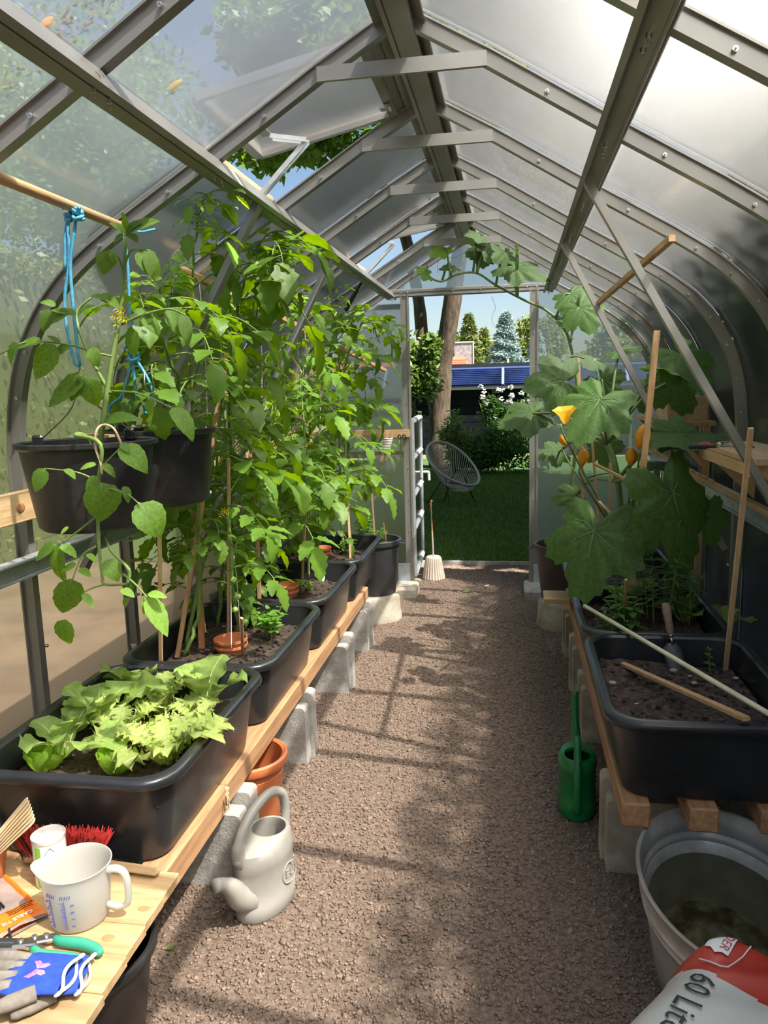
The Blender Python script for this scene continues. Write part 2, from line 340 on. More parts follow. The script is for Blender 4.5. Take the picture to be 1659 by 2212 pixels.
for k, y in enumerate(ARCHES):
    for sg in (1, -1):
        m = MB(); sweep(m, PROF, NR, .030, .036, y, sg)
        sweep(m, PROF, NR, .042, .004, y, sg) if 0 else None
        strip(m, PROF, NR, .016, .005, y-.024, y+.024, sg)
        arch_ = m.build('arch', [AL, AL], ceiling, 30)
        m = MB()
        for i in (1, 2, 5, 9, 13, 17, 21, 25):
            if i < len(PROF)-1:
                for e in (-1, 1):
                    p = PROF[i].lerp(PROF[i+1], .5)+NR[i]*-.004; c = V((sg*p.x, y+e*.018, p.z)); m.lathe([(.0055, -.004), (.0055, .004), (.002, .004), (.002, .012)], 6, c, M=Matrix.Rotation(-e*math.pi/2, 3, 'X'), cap0=True, cap1=True)
        m.build('arch_bolts', MATS['bolt'], arch_)
    if 0 < k < NB:
        m = MB(); m.bar((-.222, y-.02, 2.232), (.222, y-.02, 2.232), .012, .036); m.bar((-.222, y-.008, 2.250), (.222, y-.008, 2.250), .03, .004); m.build('tie_bar', AL, ceiling)
for sg in (1, -1):
    p = V((sg*.53, 0, 2.020)); m = MB(); n = V((sg*.5, 0, .86))
    m.bar((p.x, YB, p.z), (p.x, YG, p.z), .050, .036, up=n); m.bar((p.x-sg*.03, YB, p.z-.004), (p.x-sg*.03, YG, p.z-.004), .014, .05, up=n); m.bar((p.x+sg*.030, YB, p.z+.002), (p.x+sg*.030, YG, p.z+.002), .010, .022, up=n)
    m.bar((p.x, YB, p.z-.016), (p.x, YG, p.z-.016), .02, .014, up=n)
    pur_ = m.build('purlin', AL, ceiling)
    m = MB()
    for y in ARCHES[:-1]:
        for e in (-.03, .03): m.lathe([(.005, -.006), (.005, .003), (.002, .003), (.002, .014)], 6, (p.x-sg*.012, y+e, p.z-.022), M=Matrix.Rotation(math.pi, 3, 'X'), cap0=True, cap1=True)
    m.build('purlin_bolts', MATS['bolt'], pur_)
    m = MB(); m.bar((sg*.042, YB, 2.350), (sg*.042, YG, 2.350), .055, .004, up=(sg*.5, 0, .86)); m.build('ridge_flashing', AL, ceiling)
    # wall rail and sill
    wl = wall_right if sg > 0 else wall_left
    m = MB(); m.bar((sg*1.188, YB, .90), (sg*1.188, YG, .90), .022, .050, bev=.004); m.bar((sg*1.178, YB, .928), (sg*1.178, YG, .928), .045, .006); m.bar((sg*1.18, YB, .874), (sg*1.18, YG, .874), .03, .006); rail_ = m.build('wall_rail', GV, wl)
    m = MB(); m.bar((sg*1.21, YB, .035), (sg*1.21, YG, .035), .03, .07); m.build('base_rail', GV, wl)
    m = MB()
    for y in ARCHES[:-1]:
        for z in (.35, .62, 1.15, 1.3): m.lathe([(.006, 0), (.006, .006), (.0025, .006), (.0025, .016)], 6, (sg*1.2, y+.022, z), M=Matrix.Rotation(math.pi/2, 3, 'X') if 1 else None, cap0=True, cap1=True)
    m.build('wall_bolts', MATS['bolt'], rail_)
m = MB(); m.bar((0, YB, 2.342), (0, YG, 2.342), .045, .03); m.bar((-.03, YB, 2.33), (-.03, YG, 2.33), .012, .02); m.bar((.03, YB, 2.33), (.03, YG, 2.33), .012, .02); m.build('ridge_beam', AL, ceiling)
# gables
def gable(par, y, door):
    zt = 2.03; full = [V((p.x, 0, p.z)) for p in PROF]
    def ztop(x):
        x = abs(x)
        for a, b in zip(full, full[1:]):
            if a.x <= x <= b.x+1e-6 and b.x > a.x: return a.z+(b.z-a.z)*(x-a.x)/(b.x-a.x)
        return 1.2
    def sheet(xs, zb, zt_=None):
        m = MB(); top = [(x, zt_ if zt_ is not None else ztop(x)) for x in xs]; P = [(x, zb) for x in xs]; n = len(xs); F = []; vs_ = []
        for e in (0, .008): vs_ += [V((x, y+e, z)) for x, z in P]+[V((x, y+e, z)) for x, z in top]
        for j in range(n-1):
            F += [(j, j+1, n+j+1, n+j), (2*n+j+1, 2*n+j, 3*n+j, 3*n+j+1)]
        F += [(0, n, 3*n, 2*n), (n-1, 3*n-1, 4*n-1, 2*n-1)]
        for j in range(n-1): F += [(j, 2*n+j, 2*n+j+1, j+1), (n+j, n+j+1, 3*n+j+1, 3*n+j)]
        m.add(vs_, F); m.m = [0 if k < 2*(n-1) and k % 2 else 1 for k in range(len(F))]; m.build('gable_panel', PGC, par)
    xs = [i*.53/8 for i in range(-8, 9)]; sheet(xs, zt)
    if not door: sheet([-.41, 0, .41], .05, zt)
    for sg in (1, -1):
        xx = [sg*(.43+(1.2215-.43)*i/24) for i in range(25)]
        if sg < 0: xx = xx[::-1]
        z1 = .93
        sheet([xx[0], xx[-1]], .05, z1); sheet(xx, z1)
        m = MB()
        m.bar((sg*.425, y-.02, .06), (sg*.425, y-.02, zt), .032, .05, up=(0, 1, 0)); m.bar((sg*.402, y-.045, .06), (sg*.402, y-.045, zt), .012, .012, up=(0, 1, 0)); m.bar((sg*.447, y-.045, .06), (sg*.447, y-.045, zt), .012, .012, up=(0, 1, 0))
        m.build('door_post', AL, par)
        m = MB(); m.bar((sg*.44, y-.016, .955), (sg*1.2, y-.016, .955), .03, .024); m.bar((sg*.44, y-.03, .955), (sg*1.2, y-.03, .955), .012, .045); m.build('gable_rail', AL, par)
        m = MB(); m.bar((sg*.44, y-.016, .06), (sg*1.2, y-.016, .06), .03, .03); m.build('sill', GV, par)
        m = MB(); m.box((sg*.468, y-.052, .125), (.085, .006, .13)); m.box((sg*.468, y-.09, .063), (.085, .08, .006)); m.build('foot_plate', MATS['galvanised'], par)
    m = MB(); m.bar((-.54, y-.02, zt), (.54, y-.02, zt), .04, .050, bev=.006); m.bar((-.54, y-.045, zt+.012), (.54, y-.045, zt+.012), .012, .016); m.bar((-.54, y-.045, zt-.014), (.54, y-.045, zt-.014), .014, .014); hd_ = m.build('header', AL, par)
    m = MB()
    for x in (-.5, -.44, -.4, -.1, .08, .38, .44, .5): m.sphere((x, y-.054, zt), .005, 6, 4)
    for z in [.2+.22*i for i in range(8)]:
        for sg in (1, -1): m.sphere((sg*.425, y-.048, z), .004, 6, 4)
    m.build('gable_bolts', MATS['bolt'], hd_)
gable(wall_far, YG, True); gable(wall_near, YB, False)
# plinth stones under the door posts
for sg, lab in ((-1, 'pale concrete footing stone under the door post beside the fluted weight'), (1, 'grey concrete footing stone under the door post beside the brown pot')):
    m = MB(); m.box((0, 0, .055), (.16, .30, .11), bev=.012); o = m.build('footing_stone', MATS['concrete_old'] if sg < 0 else MATS['concrete'], None); o.location = (sg*.44, YG-.13, -.045); tag(o, lab, 'stone')
# roof vents (left slope), hinged at the ridge
def vent(name, ya, lift, lab):
    root = setting(name); y0, y1 = ya+.037, ya+S-.037
    hx, hz = -.11, 2.325; ex, ez = -.585, 2.075+lift; d = V((ex-hx, 0, ez-hz)); L = d.length; d.normalize(); n = V((d.z, 0, -d.x)); n = n if n.z > 0 else -n
    def pt(t, y, o=0): return V((hx, y, hz))+d*(L*t)+n*o
    m = MB(); A = [[pt(t, y0, .004), pt(t, y1, .004), pt(t, y1, .012), pt(t, y0, .012)] for t in (0, 1)]; A = [r[::-1] for r in A]; m.loft(A, True, True, True); m.m = [0 if k == 0 else 1 for k in range(len(m.f))]; m.build('pane', PCC, root)
    for y in (y0, y1):
        m = MB(); m.bar(pt(0, y), pt(1, y), .022, .024, up=n); m.build('vent_frame', AL, root)
    for t in (0, 1):
        m = MB(); m.bar(pt(t, y0), pt(t, y1), .03, .024, up=n); m.build('vent_frame', AL, root)
    m = MB(); ym = (y0+y1)/2
    m.bar(pt(.82, ym-.06, -.014), pt(.82, ym+.09, -.014), .03, .004, up=n); m.build('vent_bracket', AL, root)
    base = V((-.545, ym+.12, 2.045)); elbow = base+V((.175, 0, .165)); tip = pt(.80, ym+.10, -.02)
    m = MB()
    for e in (-.012, .012): m.bar(base+V((0, e, 0)), elbow+V((0, e, 0)), .004, .016, up=(1, 0, -1)); m.bar(elbow+V((0, e*1.4, 0)), tip+V((0, e*1.4, 0)), .004, .014)
    arm_ = m.build('opener_arm', MATS['galvanised'], root)
    m = MB(); m.tube([base+V((.02, 0, .02)), elbow-V((.03, 0, .03))], .004, 6); m.build('spring_rod', MATS['bolt'], arm_)
    m = MB(); m.box(base, (.05, .05, .03), Matrix.Rotation(.5, 3, 'Y'), bev=.006); m.build('opener_bracket', MATS['galvanised'], root)
    e = base+V((-.118, 0, -.19)); m = MB(); m.tube([base+V((-.005, 0, -.015)), base.lerp(e, .45)], .008, 8); m.tube([base.lerp(e, .4), e], .0125, 8); m.build('opener_cylinder', MATS['black'], root)
    m = MB()
    m.bar((-.555, ya+.026, 2.075), (-.555, ya+S-.026, 2.075), .02, .022); m.build('sill_lath', MATS['pale_wood'], root)
    for y in (y0+.12, y1-.12):
        m = MB(); m.box(pt(.03, y, -.02), (.03, .03, .012)); m.tube([pt(.0, y-.02, -.025), pt(.0, y+.02, -.025)], .006, 6); m.build('hinge', MATS['bolt'], root)
vent('window_1', YA['A'], .15, ''); vent('window_2', YA['D'], .17, '')
# door: a stable door, lower leaf swung outwards, upper leaf folded flat against the gable
def leaf(name, hx, hy, ang, z0, z1, w_, mids, handle):
    root = setting(name); root.location = (hx, hy, 0); root.rotation_euler = (0, 0, ang)
    m = MB(); m.box((w_/2, 0, (z0+z1)/2), (w_-.03, .008, z1-z0-.03)); m.m = [0 if k == 3 else 1 for k in range(len(m.f))]; m.build('pane', PGC, root)
    for x in (.012, w_-.012): m = MB(); m.box((x, 0, (z0+z1)/2), (.026, .03, z1-z0)); m.build('stile', GV, root)
    for z in [z0+.016, z1-.016]+mids: m = MB(); m.box((w_/2, 0, z), (w_-.05, .03, .034)); m.box((w_/2, -.012, z), (w_-.05, .02, .012)); m.build('door_rail', GV, root)
    if handle:
        m = MB(); m.tube([(w_-.05, -.02, handle), (w_-.05, -.06, handle)], .009, 8); m.tube(catmull([(w_-.05, -.055, handle), (w_-.03, -.062, handle-.01), (w_-.02, -.064, handle-.07)]), .011, 8); m.tube([(w_-.05, .02, handle), (w_-.05, .055, handle), (w_-.05, .06, handle-.06)], .01, 8); m.build('door_handle', MATS['white'], root)
leaf('door_1', -.405, YG+.045, math.radians(92.5), .07, 1.19, .80, [.42, .66, .92], .74)
leaf('door_2', -.41, YG+.052, math.radians(177), 1.22, 1.97, .80, [1.6, 1.32], None)
# ------------------------------------------------------------------ floor, gravel, lawn, land outside
fl = MB(); n = 40
fl.add([(-1.25, YB, 0), (1.25, YB, 0), (1.25, 6.02, 0), (-1.25, 6.02, 0), (-1.25, YB, -.1), (1.25, YB, -.1), (1.25, 6.02, -.1), (-1.25, 6.02, -.1)], [(0, 1, 2, 3), (7, 6, 5, 4), (0, 4, 5, 1), (1, 5, 6, 2), (2, 6, 7, 3), (3, 7, 4, 0)])
floor = fl.build('floor', MATS['gravel']); floor['kind'] = 'structure'
def chips(n, xr, yr, s0, s1, seed, ypow=1.0):
    r = np.random.RandomState(seed); x = r.uniform(*xr, n); y = yr[0]+(yr[1]-yr[0])*r.uniform(0, 1, n)**ypow
    base = np.array([(1, 0, 0), (-1, 0, 0), (0, 1, 0), (0, -1, 0), (0, 0, 1), (0, 0, -1)], float)[None]*r.uniform(.55, 1.25, (n, 6, 1))
    s = r.uniform(s0, s1, (n, 1, 1))*np.stack([np.ones(n), r.uniform(.6, 1, n), r.uniform(.35, .8, n)], 1)[:, None]
    v = base*s+r.uniform(-.15, .15, (n, 6, 3))*s; a = r.uniform(0, 6.28, n); b = r.uniform(-.5, .5, n)
    ca, sa, cb, sb = np.cos(a)[:, None], np.sin(a)[:, None], np.cos(b)[:, None], np.sin(b)[:, None]
    z = v[..., 2]*cb+v[..., 0]*sb; xx = v[..., 0]*cb-v[..., 2]*sb; X = xx*ca-v[..., 1]*sa; Yv = xx*sa+v[..., 1]*ca
    P = np.stack([X+x[:, None], Yv+y[:, None], z+r.uniform(-.001, .003, (n, 1))], -1).reshape(-1, 3)
    F = np.array([(0, 2, 4), (2, 1, 4), (1, 3, 4), (3, 0, 4), (2, 0, 5), (1, 2, 5), (3, 1, 5), (0, 3, 5)])[None]+6*np.arange(n)[:, None, None]
    return P, F.reshape(-1, 3)
P, F = chips(52000, (-.78, .72), (1.05, 6.0), .0035, .0085, 3, 1.25)
P2, F2 = chips(900, (-.7, .65), (1.1, 5.9), .008, .016, 5, 1.2)
o = inst('gravel', npmesh('gravel', np.vstack([P, P2]), np.vstack([F, F2+len(P)]), MATS['stone_chip'])); tag(o, 'reddish brown fine gravel covering the path between the benches', 'gravel', kind='stuff')
m = MB(); N_ = 24; vs_ = []
for i in range(N_+1):
    for j in range(N_+1): vs_.append((-14+28*i/N_, 6.03+9*j/N_, .012*math.sin(i*1.3)*math.cos(j*.9)))
m.add(vs_, [(i*(N_+1)+j, (i+1)*(N_+1)+j, (i+1)*(N_+1)+j+1, i*(N_+1)+j+1) for i in range(N_) for j in range(N_)]); o = m.build('lawn_ground', MATS['lawn'], None, True); o['kind'] = 'structure'
m = MB(); m.box((0, 60.0, -.03), (160, 90, .06)); o = m.build('far_ground', MATS['field']); o['kind'] = 'structure'
m = MB(); m.box((-5.3, 0, -.03), (8.1, 12.0, .05)); o = m.build('sandy_yard', MATS['sand']); o['kind'] = 'structure'
m = MB(); m.box((6.3, 0, -.03), (10.1, 12.0, .05)); o = m.build('side_yard', MATS['concrete']); o['kind'] = 'structure'
m = MB(); m.box((0, -12, -.05), (60, 18, .05)); o = m.build('back_yard', MATS['field']); o['kind'] = 'structure'
m = MB(); m.box((0, 6.03, -.01), (2.5, .03, .07)); o = m.build('path_edging', MATS['concrete']); o['kind'] = 'structure'
def blades(n, xr, yr, h, seed):
    r = np.random.RandomState(seed); x = r.uniform(*xr, n); y = yr[0]+(yr[1]-yr[0])*r.uniform(0, 1, n)**1.3; a = r.uniform(0, 6.28, n); hh = r.uniform(.5, 1, n)*h; l = r.uniform(-.6, .6, (n, 2))*hh[:, None]; w2 = .0025+.0004*y
    dx, dy = np.cos(a)*w2, np.sin(a)*w2
    P = np.stack([np.stack([x-dx, y-dy, 0*x], 1), np.stack([x+dx, y+dy, 0*x], 1), np.stack([x+l[:, 0], y+l[:, 1], hh], 1)], 1).reshape(-1, 3)
    return P, np.arange(3*n).reshape(-1, 3)
P, F = blades(60000, (-2.6, 2.6), (6.03, 12.6), .045, 11)
o = inst('grass', npmesh('grass', P, F, MATS['grass'])); tag(o, 'short green lawn grass in the shade beyond the door', 'grass', kind='stuff')
# ================================================================== the garden outside
def cloud(pts, size, seed, asp=.5, flat=0, jit=.35):
    """leaf quads (folded diamonds) at the points pts"""
    r = np.random.RandomState(seed); n = len(pts); d = r.normal(size=(n, 3)); d[:, 2] = d[:, 2]*.6-.25; d /= np.linalg.norm(d, axis=1)[:, None]
    u = r.normal(size=(n, 3)); u[:, 2] += flat; s = np.cross(d, u); s /= np.linalg.norm(s, axis=1)[:, None]+1e-9; nn = np.cross(s, d)
    L = (size*r.uniform(1-jit, 1+jit, n))[:, None]; W = L*asp
    P = np.stack([pts, pts+d*L*.45+s*W*.5-nn*L*.06, pts+d*L, pts+d*L*.45-s*W*.5-nn*L*.06], 1).reshape(-1, 3)
    return P, np.arange(4*n).reshape(-1, 4)
def ball_pts(r, n, c, rad, shell=.55):
    d = r.normal(size=(n, 3)); d /= np.linalg.norm(d, axis=1)[:, None]; q = r.uniform(shell, 1, (n, 1)); return np.array(c)+d*q*np.array(rad)
def clump_pts(seed, n, c, rad, nb=14, bs=.42):
    """points on many small clumps inside an ellipsoid"""
    r = np.random.RandomState(seed); C = ball_pts(r, nb, c, np.array(rad)*.72, .35); out = [ball_pts(r, n//nb, C[i], np.array(rad)*bs*r.uniform(.7, 1.2), .5) for i in range(nb)]
    return np.vstack(out)
def foliage(name, parent, pts, size, mname, seed, asp=.5, flat=0):
    P, F = cloud(pts, size, seed, asp, flat); o = inst(name, npmesh(name, P, F, MATS[mname])); o['kind'] = 'stuff'
    if parent is not None:
        o.parent = parent; o.matrix_parent_inverse = Matrix.Translation(-V(parent.location))
    return o
def shift(o, parent): o.matrix_parent_inverse = Matrix.Translation(-V(parent.location)); return o
def wpart(mb, name, mt, parent, smooth=False): return shift(mb.build(name, mt, parent, smooth), parent)
# --- the forked tree past the lawn
T = thing('garden_tree', 'forked garden tree with dappled brown bark beyond the lawn', 'tree', (-.92, 13.4, 0))
m = MB(); m.tube(catmull([(-.95, 13.4, -.05), (-.965, 13.4, .5), (-.96, 13.42, 1.1), (-.90, 13.4, 1.7), (-.80, 13.35, 2.3), (-.66, 13.3, 3.1), (-.5, 13.2, 4.2), (-.7, 13, 5.6)], 5), [.22]*5+[.185]*10+[.155]*10+[.135]*6+[.1]*5, 14); wpart(m, 'trunk', MATS['bark'], T, True)
m = MB(); m.tube(catmull([(-1.0, 13.42, .9), (-1.14, 13.5, 1.6), (-1.25, 13.55, 2.2), (-1.33, 13.6, 3.0), (-1.6, 13.6, 4.2), (-2.2, 13.3, 5.4)], 5), [.13]*6+[.11]*8+[.1]*7+[.07]*5, 12); wpart(m, 'limb', MATS['bark'], T, True)
m = MB(); m.tube(catmull([(-.6, 13.2, 3.6), (-.9, 12, 4.6), (-1.6, 10.6, 5.2)], 5), .06, 8); m.tube(catmull([(-1.5, 13.6, 4), (-2.5, 12, 5), (-3, 11, 5.4)], 5), .06, 8); wpart(m, 'limb', MATS['bark'], T, True)
foliage('crown', T, np.vstack([clump_pts(21, 9000, (-2.2, 12.0, 6.2), (2.6, 2.6, 1.6), 26, .3), clump_pts(22, 3000, (-2.3, 10.4, 4.75), (1.3, 1.3, .55), 14, .35), clump_pts(23, 2500, (-.6, 12.5, 5.9), (1.2, 1.5, 1.0), 12, .35)]), .16, 'tree_leaf', 24, .6)
# sunlit shrub in front of the trunk
T = thing('leafy_shrub', 'sunlit broad-leaved shrub growing up around the forked tree trunk', 'shrub', (-1.35, 12.2, 0))
P = np.vstack([clump_pts(31, 1900, (-1.26, 12.2, 1.75), (.38, .35, .62), 22, .36), clump_pts(32, 700, (-1.45, 12.3, .9), (.34, .4, .65), 10, .45), clump_pts(33, 260, (-.93, 12.1, 2.1), (.2, .2, .28), 6, .5), clump_pts(36, 380, (-1.0, 12.15, 1.55), (.25, .25, .4), 8, .5)])
foliage('leaves', T, P, .11, 'shrub_leaf', 34, .62)
m = MB()
for a, b in (((-1.35, 12.3, 0), (-1.2, 12.2, 1.9)), ((-1.4, 12.3, 0), (-.95, 12.1, 2.2)), ((-1.4, 12.3, 0), (-1.5, 12.3, 1.6))): m.tube(catmull([a, V(a).lerp(V(b), .5)+V((-.06, 0, .1)), b]), .018, 6)
wpart(m, 'branches', MATS['bark'], T)
# planting bed: bushes and white flowers
def bush(name, label, cat, c, rad, n, size, mname, seed, asp=.4, stems=8, group=None):
    t = thing(name, label, cat, (c[0], c[1], 0), group=group); foliage('leaves', t, clump_pts(seed, n, c, rad, 16, .4), size, mname, seed+1, asp)
    r = random.Random(seed); m = MB()
    for k in range(stems): m.tube([(c[0]+r.uniform(-.1, .1), c[1]+r.uniform(-.1, .1), 0), (c[0]+r.uniform(-.8, .8)*rad[0], c[1]+r.uniform(-.5, .5)*rad[1], c[2]+rad[2]*.5)], .008, 5)
    wpart(m, 'stems', MATS['stem'], t); return t
bush('border_bush', 'dense dark bush at the lawn edge right of the lounge chair', 'bush', (.12, 12.4, .46), (.72, .5, .5), 3600, .075, 'bed_leaf', 41)
bush('border_bush', 'low grassy clump at the lawn edge below the flowering perennial', 'bush', (-.35, 12.4, .22), (.42, .35, .26), 1200, .10, 'bed_leaf', 43, .16)
bush('border_bush', 'broad leafy bush in the border beside the right door post', 'bush', (.82, 12.6, .55), (.45, .5, .55), 1800, .08, 'bed_leaf', 45)
bush('border_bush', 'low sunlit groundcover bush left of the tree foot', 'bush', (-1.55, 11.9, .35), (.4, .4, .38), 1100, .08, 'shrub_leaf', 47)
bush('border_bush', 'tall narrow-leaved perennial with bright shoots behind the lounge chair', 'bush', (-.60, 12.6, .5), (.36, .3, .52), 1900, .11, 'shrub_leaf', 49, .2)
def flowers(label, c, rad, n, seed):
    t = bush('flowering_perennial', label, 'flowers', c, rad, 1500, .085, 'bed_leaf', seed, .25, 10, 'white flowering perennials'); r = random.Random(seed+5)
    for k in range(n):
        p = V((c[0]+r.uniform(-.9, .9)*rad[0], c[1]-rad[1]*.5+r.uniform(-.2, .2)*rad[1], c[2]+rad[2]*r.uniform(.1, 1.15))); m = MB()
        for q in range(9):
            d = V((r.gauss(0, 1), r.gauss(0, 1), r.gauss(0, 1))).normalized(); m.sphere(p+d*.035, .022, 6, 4, (1, 1, .6))
        wpart(m, 'flower_head', MATS['white_dirty'], t)
flowers('tall white phlox flowering against the dark shed wall', (-.02, 13.2, .95), (.34, .3, .42), 14, 51)
flowers('white globe flowers on thin stalks near the right door post', (.50, 13.4, 1.0), (.12, .12, .24), 6, 55)
m = MB(); m.tube([(-.66, 12.5, 0), (-.56, 12.52, .78)], .035, 10); o = m.build('leaning_stake', MATS['bark']); tag(o, 'short dark wooden stake leaning beside the tree trunk', 'stake')
# shed with vacuum-tube solar collectors
T = thing('garden_shed', 'low dark boarded shed with blue solar tube collectors on its roof', 'shed', (1.2, 17.2, 0)); SX0, SX1, SY = -3.6, 5.2, 16.0
for k in range(8):
    m = MB(); m.box(((SX0+SX1)/2, SY, .085+.165*k), (SX1-SX0, .03, .155)); wpart(m, 'board', MATS['shed_board'], T)
m = MB(); m.box(((SX0+SX1)/2, SY+1.2, .62), (SX1-SX0-.05, 2.3, 1.24)); wpart(m, 'shed_body', MATS['shed_board'], T)
for x in [-2.9, -1.0, .1-.2, 1.15-.28, 2.6, 4.2]: m = MB(); m.box((x, SY-.03, .66), (.055, .04, 1.32)); wpart(m, 'post', MATS['shed_post'], T)
m = MB(); m.box(((SX0+SX1)/2, SY-.06, 1.345), (SX1-SX0+.2, .22, .05)); wpart(m, 'eaves', MATS['shed_post'], T)
m = MB(); m.add([(SX0-.1, SY-.16, 1.36), (SX1+.1, SY-.16, 1.36), (SX1+.1, SY+2.4, 1.9), (SX0-.1, SY+2.4, 1.9), (SX0-.1, SY-.16, 1.32), (SX1+.1, SY-.16, 1.32), (SX1+.1, SY+2.4, 1.3), (SX0-.1, SY+2.4, 1.3)], [(0, 1, 2, 3), (7, 6, 5, 4), (0, 4, 5, 1), (1, 5, 6, 2), (2, 6, 7, 3), (3, 7, 4, 0)]); wpart(m, 'roof', MATS['shed_board'], T)
cw = 1.22
for k in range(-2, 4):
    x0 = -1.13+k*cw; a = V((x0, SY-.05, 1.40)); b = V((x0, SY+.35, 1.735))
    m = MB(); m.bar(a+V((cw/2, .03, -.01)), b+V((cw/2, .03, -.01)), cw, .004); wpart(m, 'reflector', MATS['slate'], T)
    m = MB(); m.bar(a, b, .05, .05); rl_ = wpart(m, 'collector_rail', MATS['solar_frame'], T)
    for q in range(9):
        p = a.lerp(b, (q+.5)/9); m = MB(); m.tube([p+V((.03, 0, .01)), p+V((cw-.03, 0, .01))], .0215, 8); subpart(m.build('vacuum_tube', MATS['solar_tube']), rl_)
m = MB(); m.bar((SX0, SY+.37, 1.745), (SX1-.6, SY+.37, 1.745), .06, .05); wpart(m, 'manifold', MATS['solar_frame'], T)
# red house with slate chimney
T = thing('red_house', 'distant red tiled house with a tall grey slate chimney', 'house', (-3, 31, 0))
m = MB(); m.box((-5.0, 31.5, .9), (6.9, 3, 1.8)); wpart(m, 'wall', MATS['red_wall'], T)
m = MB(); yb = 30; m.add([(-8.6, yb, 1.75), (-1.55, yb, 1.75), (-1.55, yb+1.6, 2.55), (-8.6, yb+1.6, 2.55), (-8.6, yb+3.2, 1.75), (-1.55, yb+3.2, 1.75)], [(0, 1, 2, 3), (3, 2, 5, 4), (1, 5, 2), (0, 3, 4), (0, 4, 5, 1)]); wpart(m, 'roof', MATS['red_tile'], T)
m = MB()
for k in range(9): m.box((-5.07, yb+.0+.16*k, 1.77+.08*k), (7.05, .02, .02))
wpart(m, 'tile_courses', MATS['red_wall'], T)
m = MB(); m.box((-1.66, 31.9, 2.35), (.74, .6, 1.5)); wpart(m, 'chimney', MATS['slate'], T); m = MB(); m.box((-1.66, 31.9, 3.12), (.80, .66, .05)); m.box((-1.26, 31.59, 2.4), (.04, .04, 1.4)); wpart(m, 'chimney_edge', MATS['white_dirty'], T)
# background trees
def conifer(label, x, y, h, r0, mname, seed, n=9000, size=.35):
    t = thing('spruce_tree', label, 'tree', (x, y, 0)); r = np.random.RandomState(seed); k = r.uniform(0, 1, n)**.75; ang = r.uniform(0, 6.28, n); lay = .78+.22*np.sin(k*h*9+ang*2)
    rad = r0*(1-k)**.85*lay*r.uniform(.6, 1, n)+.05; P = np.stack([x+rad*np.cos(ang), y+rad*np.sin(ang), .2+h*k-rad*.22], 1); foliage('needles', t, P, size, mname, seed+1, .35)
    m = MB(); m.tube([(x, y, 0), (x, y, h*.95)], [.22, .03], 8); wpart(m, 'trunk', MATS['bark'], t)
conifer('blue-grey spruce standing behind the shed', -.15, 52, 5.75, 2.3, 'spruce_blue', 61, 12000, .30)
conifer('smaller blue-grey spruce behind the shed next to the big blue one', 2.0, 57.5, 4.91, 1.81, 'spruce_blue', 63, 7000, .28)
conifer('olive green spruce behind the grey chimney', -2.75, 56, 6.1, 1.9, 'spruce_green', 65, 9000, .3)
conifer('slim olive green spruce between chimney and blue spruce', -1.84, 60.5, 5.36, 1.56, 'spruce_green', 67, 7000, .3)
conifer('pale spruce seen beside the right door post', 2.73, 61.8, 5.37, 1.55, 'spruce_green', 69, 6000, .3)
def broad(label, c, rad, seed, n=7000, size=.32, mname='far_leaf'):
    t = thing('broadleaf_tree', label, 'tree', (c[0], c[1], 0)); foliage('crown', t, clump_pts(seed, n, c, rad, 22, .34), size, mname, seed+1, .6); m = MB(); m.tube([(c[0], c[1], 0), c], [.25, .1], 8); wpart(m, 'trunk', MATS['bark'], t)
broad('light green broadleaf tree behind the blue spruces', (2.52, 67.5, 4.35), (3.16, 2.6, 3.37), 71)
broad('yellow-green broadleaf tree behind the small gap of sky', (-1.02, 72.5, 3.48), (2.85, 2.2, 3.18), 73)
broad('dark green broadleaf tree left of the forked trunk', (-5.0, 60, 3.4), (2.6, 2, 3.0), 75, mname='tree_leaf')
broad('tall broadleaf tree far left of the red house', (-10, 58, 4.0), (3.5, 2, 4.0), 77, mname='tree_leaf')
broad('tall broadleaf tree far right of the shed', (8.5, 58, 4.0), (3.5, 2, 4.0), 79)
for x, z, pl_ in ((.16, 2.55, 'taller'), (.66, 2.3, 'shorter')):
    m = MB(); m.bar((x-.1, 40, 0), (x-.1, 40, z+.1), .1, .1, up=(0, 1, 0)); o = m.build('fence_pole', MATS['pale_wood']); tag(o, pl_+' thin pale wooden pole in front of the blue spruces', 'pole', 'poles before the spruce')
# big trees left of the greenhouse (wall of trees seen through the roof sheets)
broad('big dark tree left of the greenhouse seen through the roof', (-6.2, 5.2, 4.9), (2.6, 3.0, 2.4), 121, 30000, .10, 'tree_leaf')
broad('second big dark tree left of the greenhouse nearer the house', (-6.5, 11.5, 5.2), (2.6, 3.0, 2.8), 123, 30000, .10, 'tree_leaf')
# tall clipped hedge / trees on the right: its shade falls on the right half of the greenhouse
def hedge(name, label, x0, x1, y0, y1, h, seed, n, size=.16):
    t = thing(name, label, 'hedge', ((x0+x1)/2, (y0+y1)/2, 0)); r = np.random.RandomState(seed); P = np.stack([r.uniform(x0, x1, n), r.uniform(y0, y1, n), r.uniform(0.05, h, n)], 1)
    f = r.randint(0, 4, n); P[f == 0, 0] = x0+np.abs(r.normal(0, .05, (f == 0).sum())); P[f == 1, 2] = h-np.abs(r.normal(0, .08, (f == 1).sum())); foliage('leaves', t, P, size, 'hedge_leaf', seed+1, .6)
    m = MB(); m.box(((x0+x1)/2, (y0+y1)/2, h/2-.1), (x1-x0-.3, y1-y0-.3, h-.2)); wpart(m, 'inner_twigs', MATS['hedge_leaf'], t)
hedge('tall_hedge', 'tall clipped hedge outside the right wall of the greenhouse', 2.7, 3.9, -4.5, 4.2, 5.15, 81, 40000, .07)
hedge('tall_hedge', 'taller stretch of hedge beyond the greenhouse shading the lawn', 2.9, 4.3, 4.2, 10.6, 8.6, 83, 14000, .2)
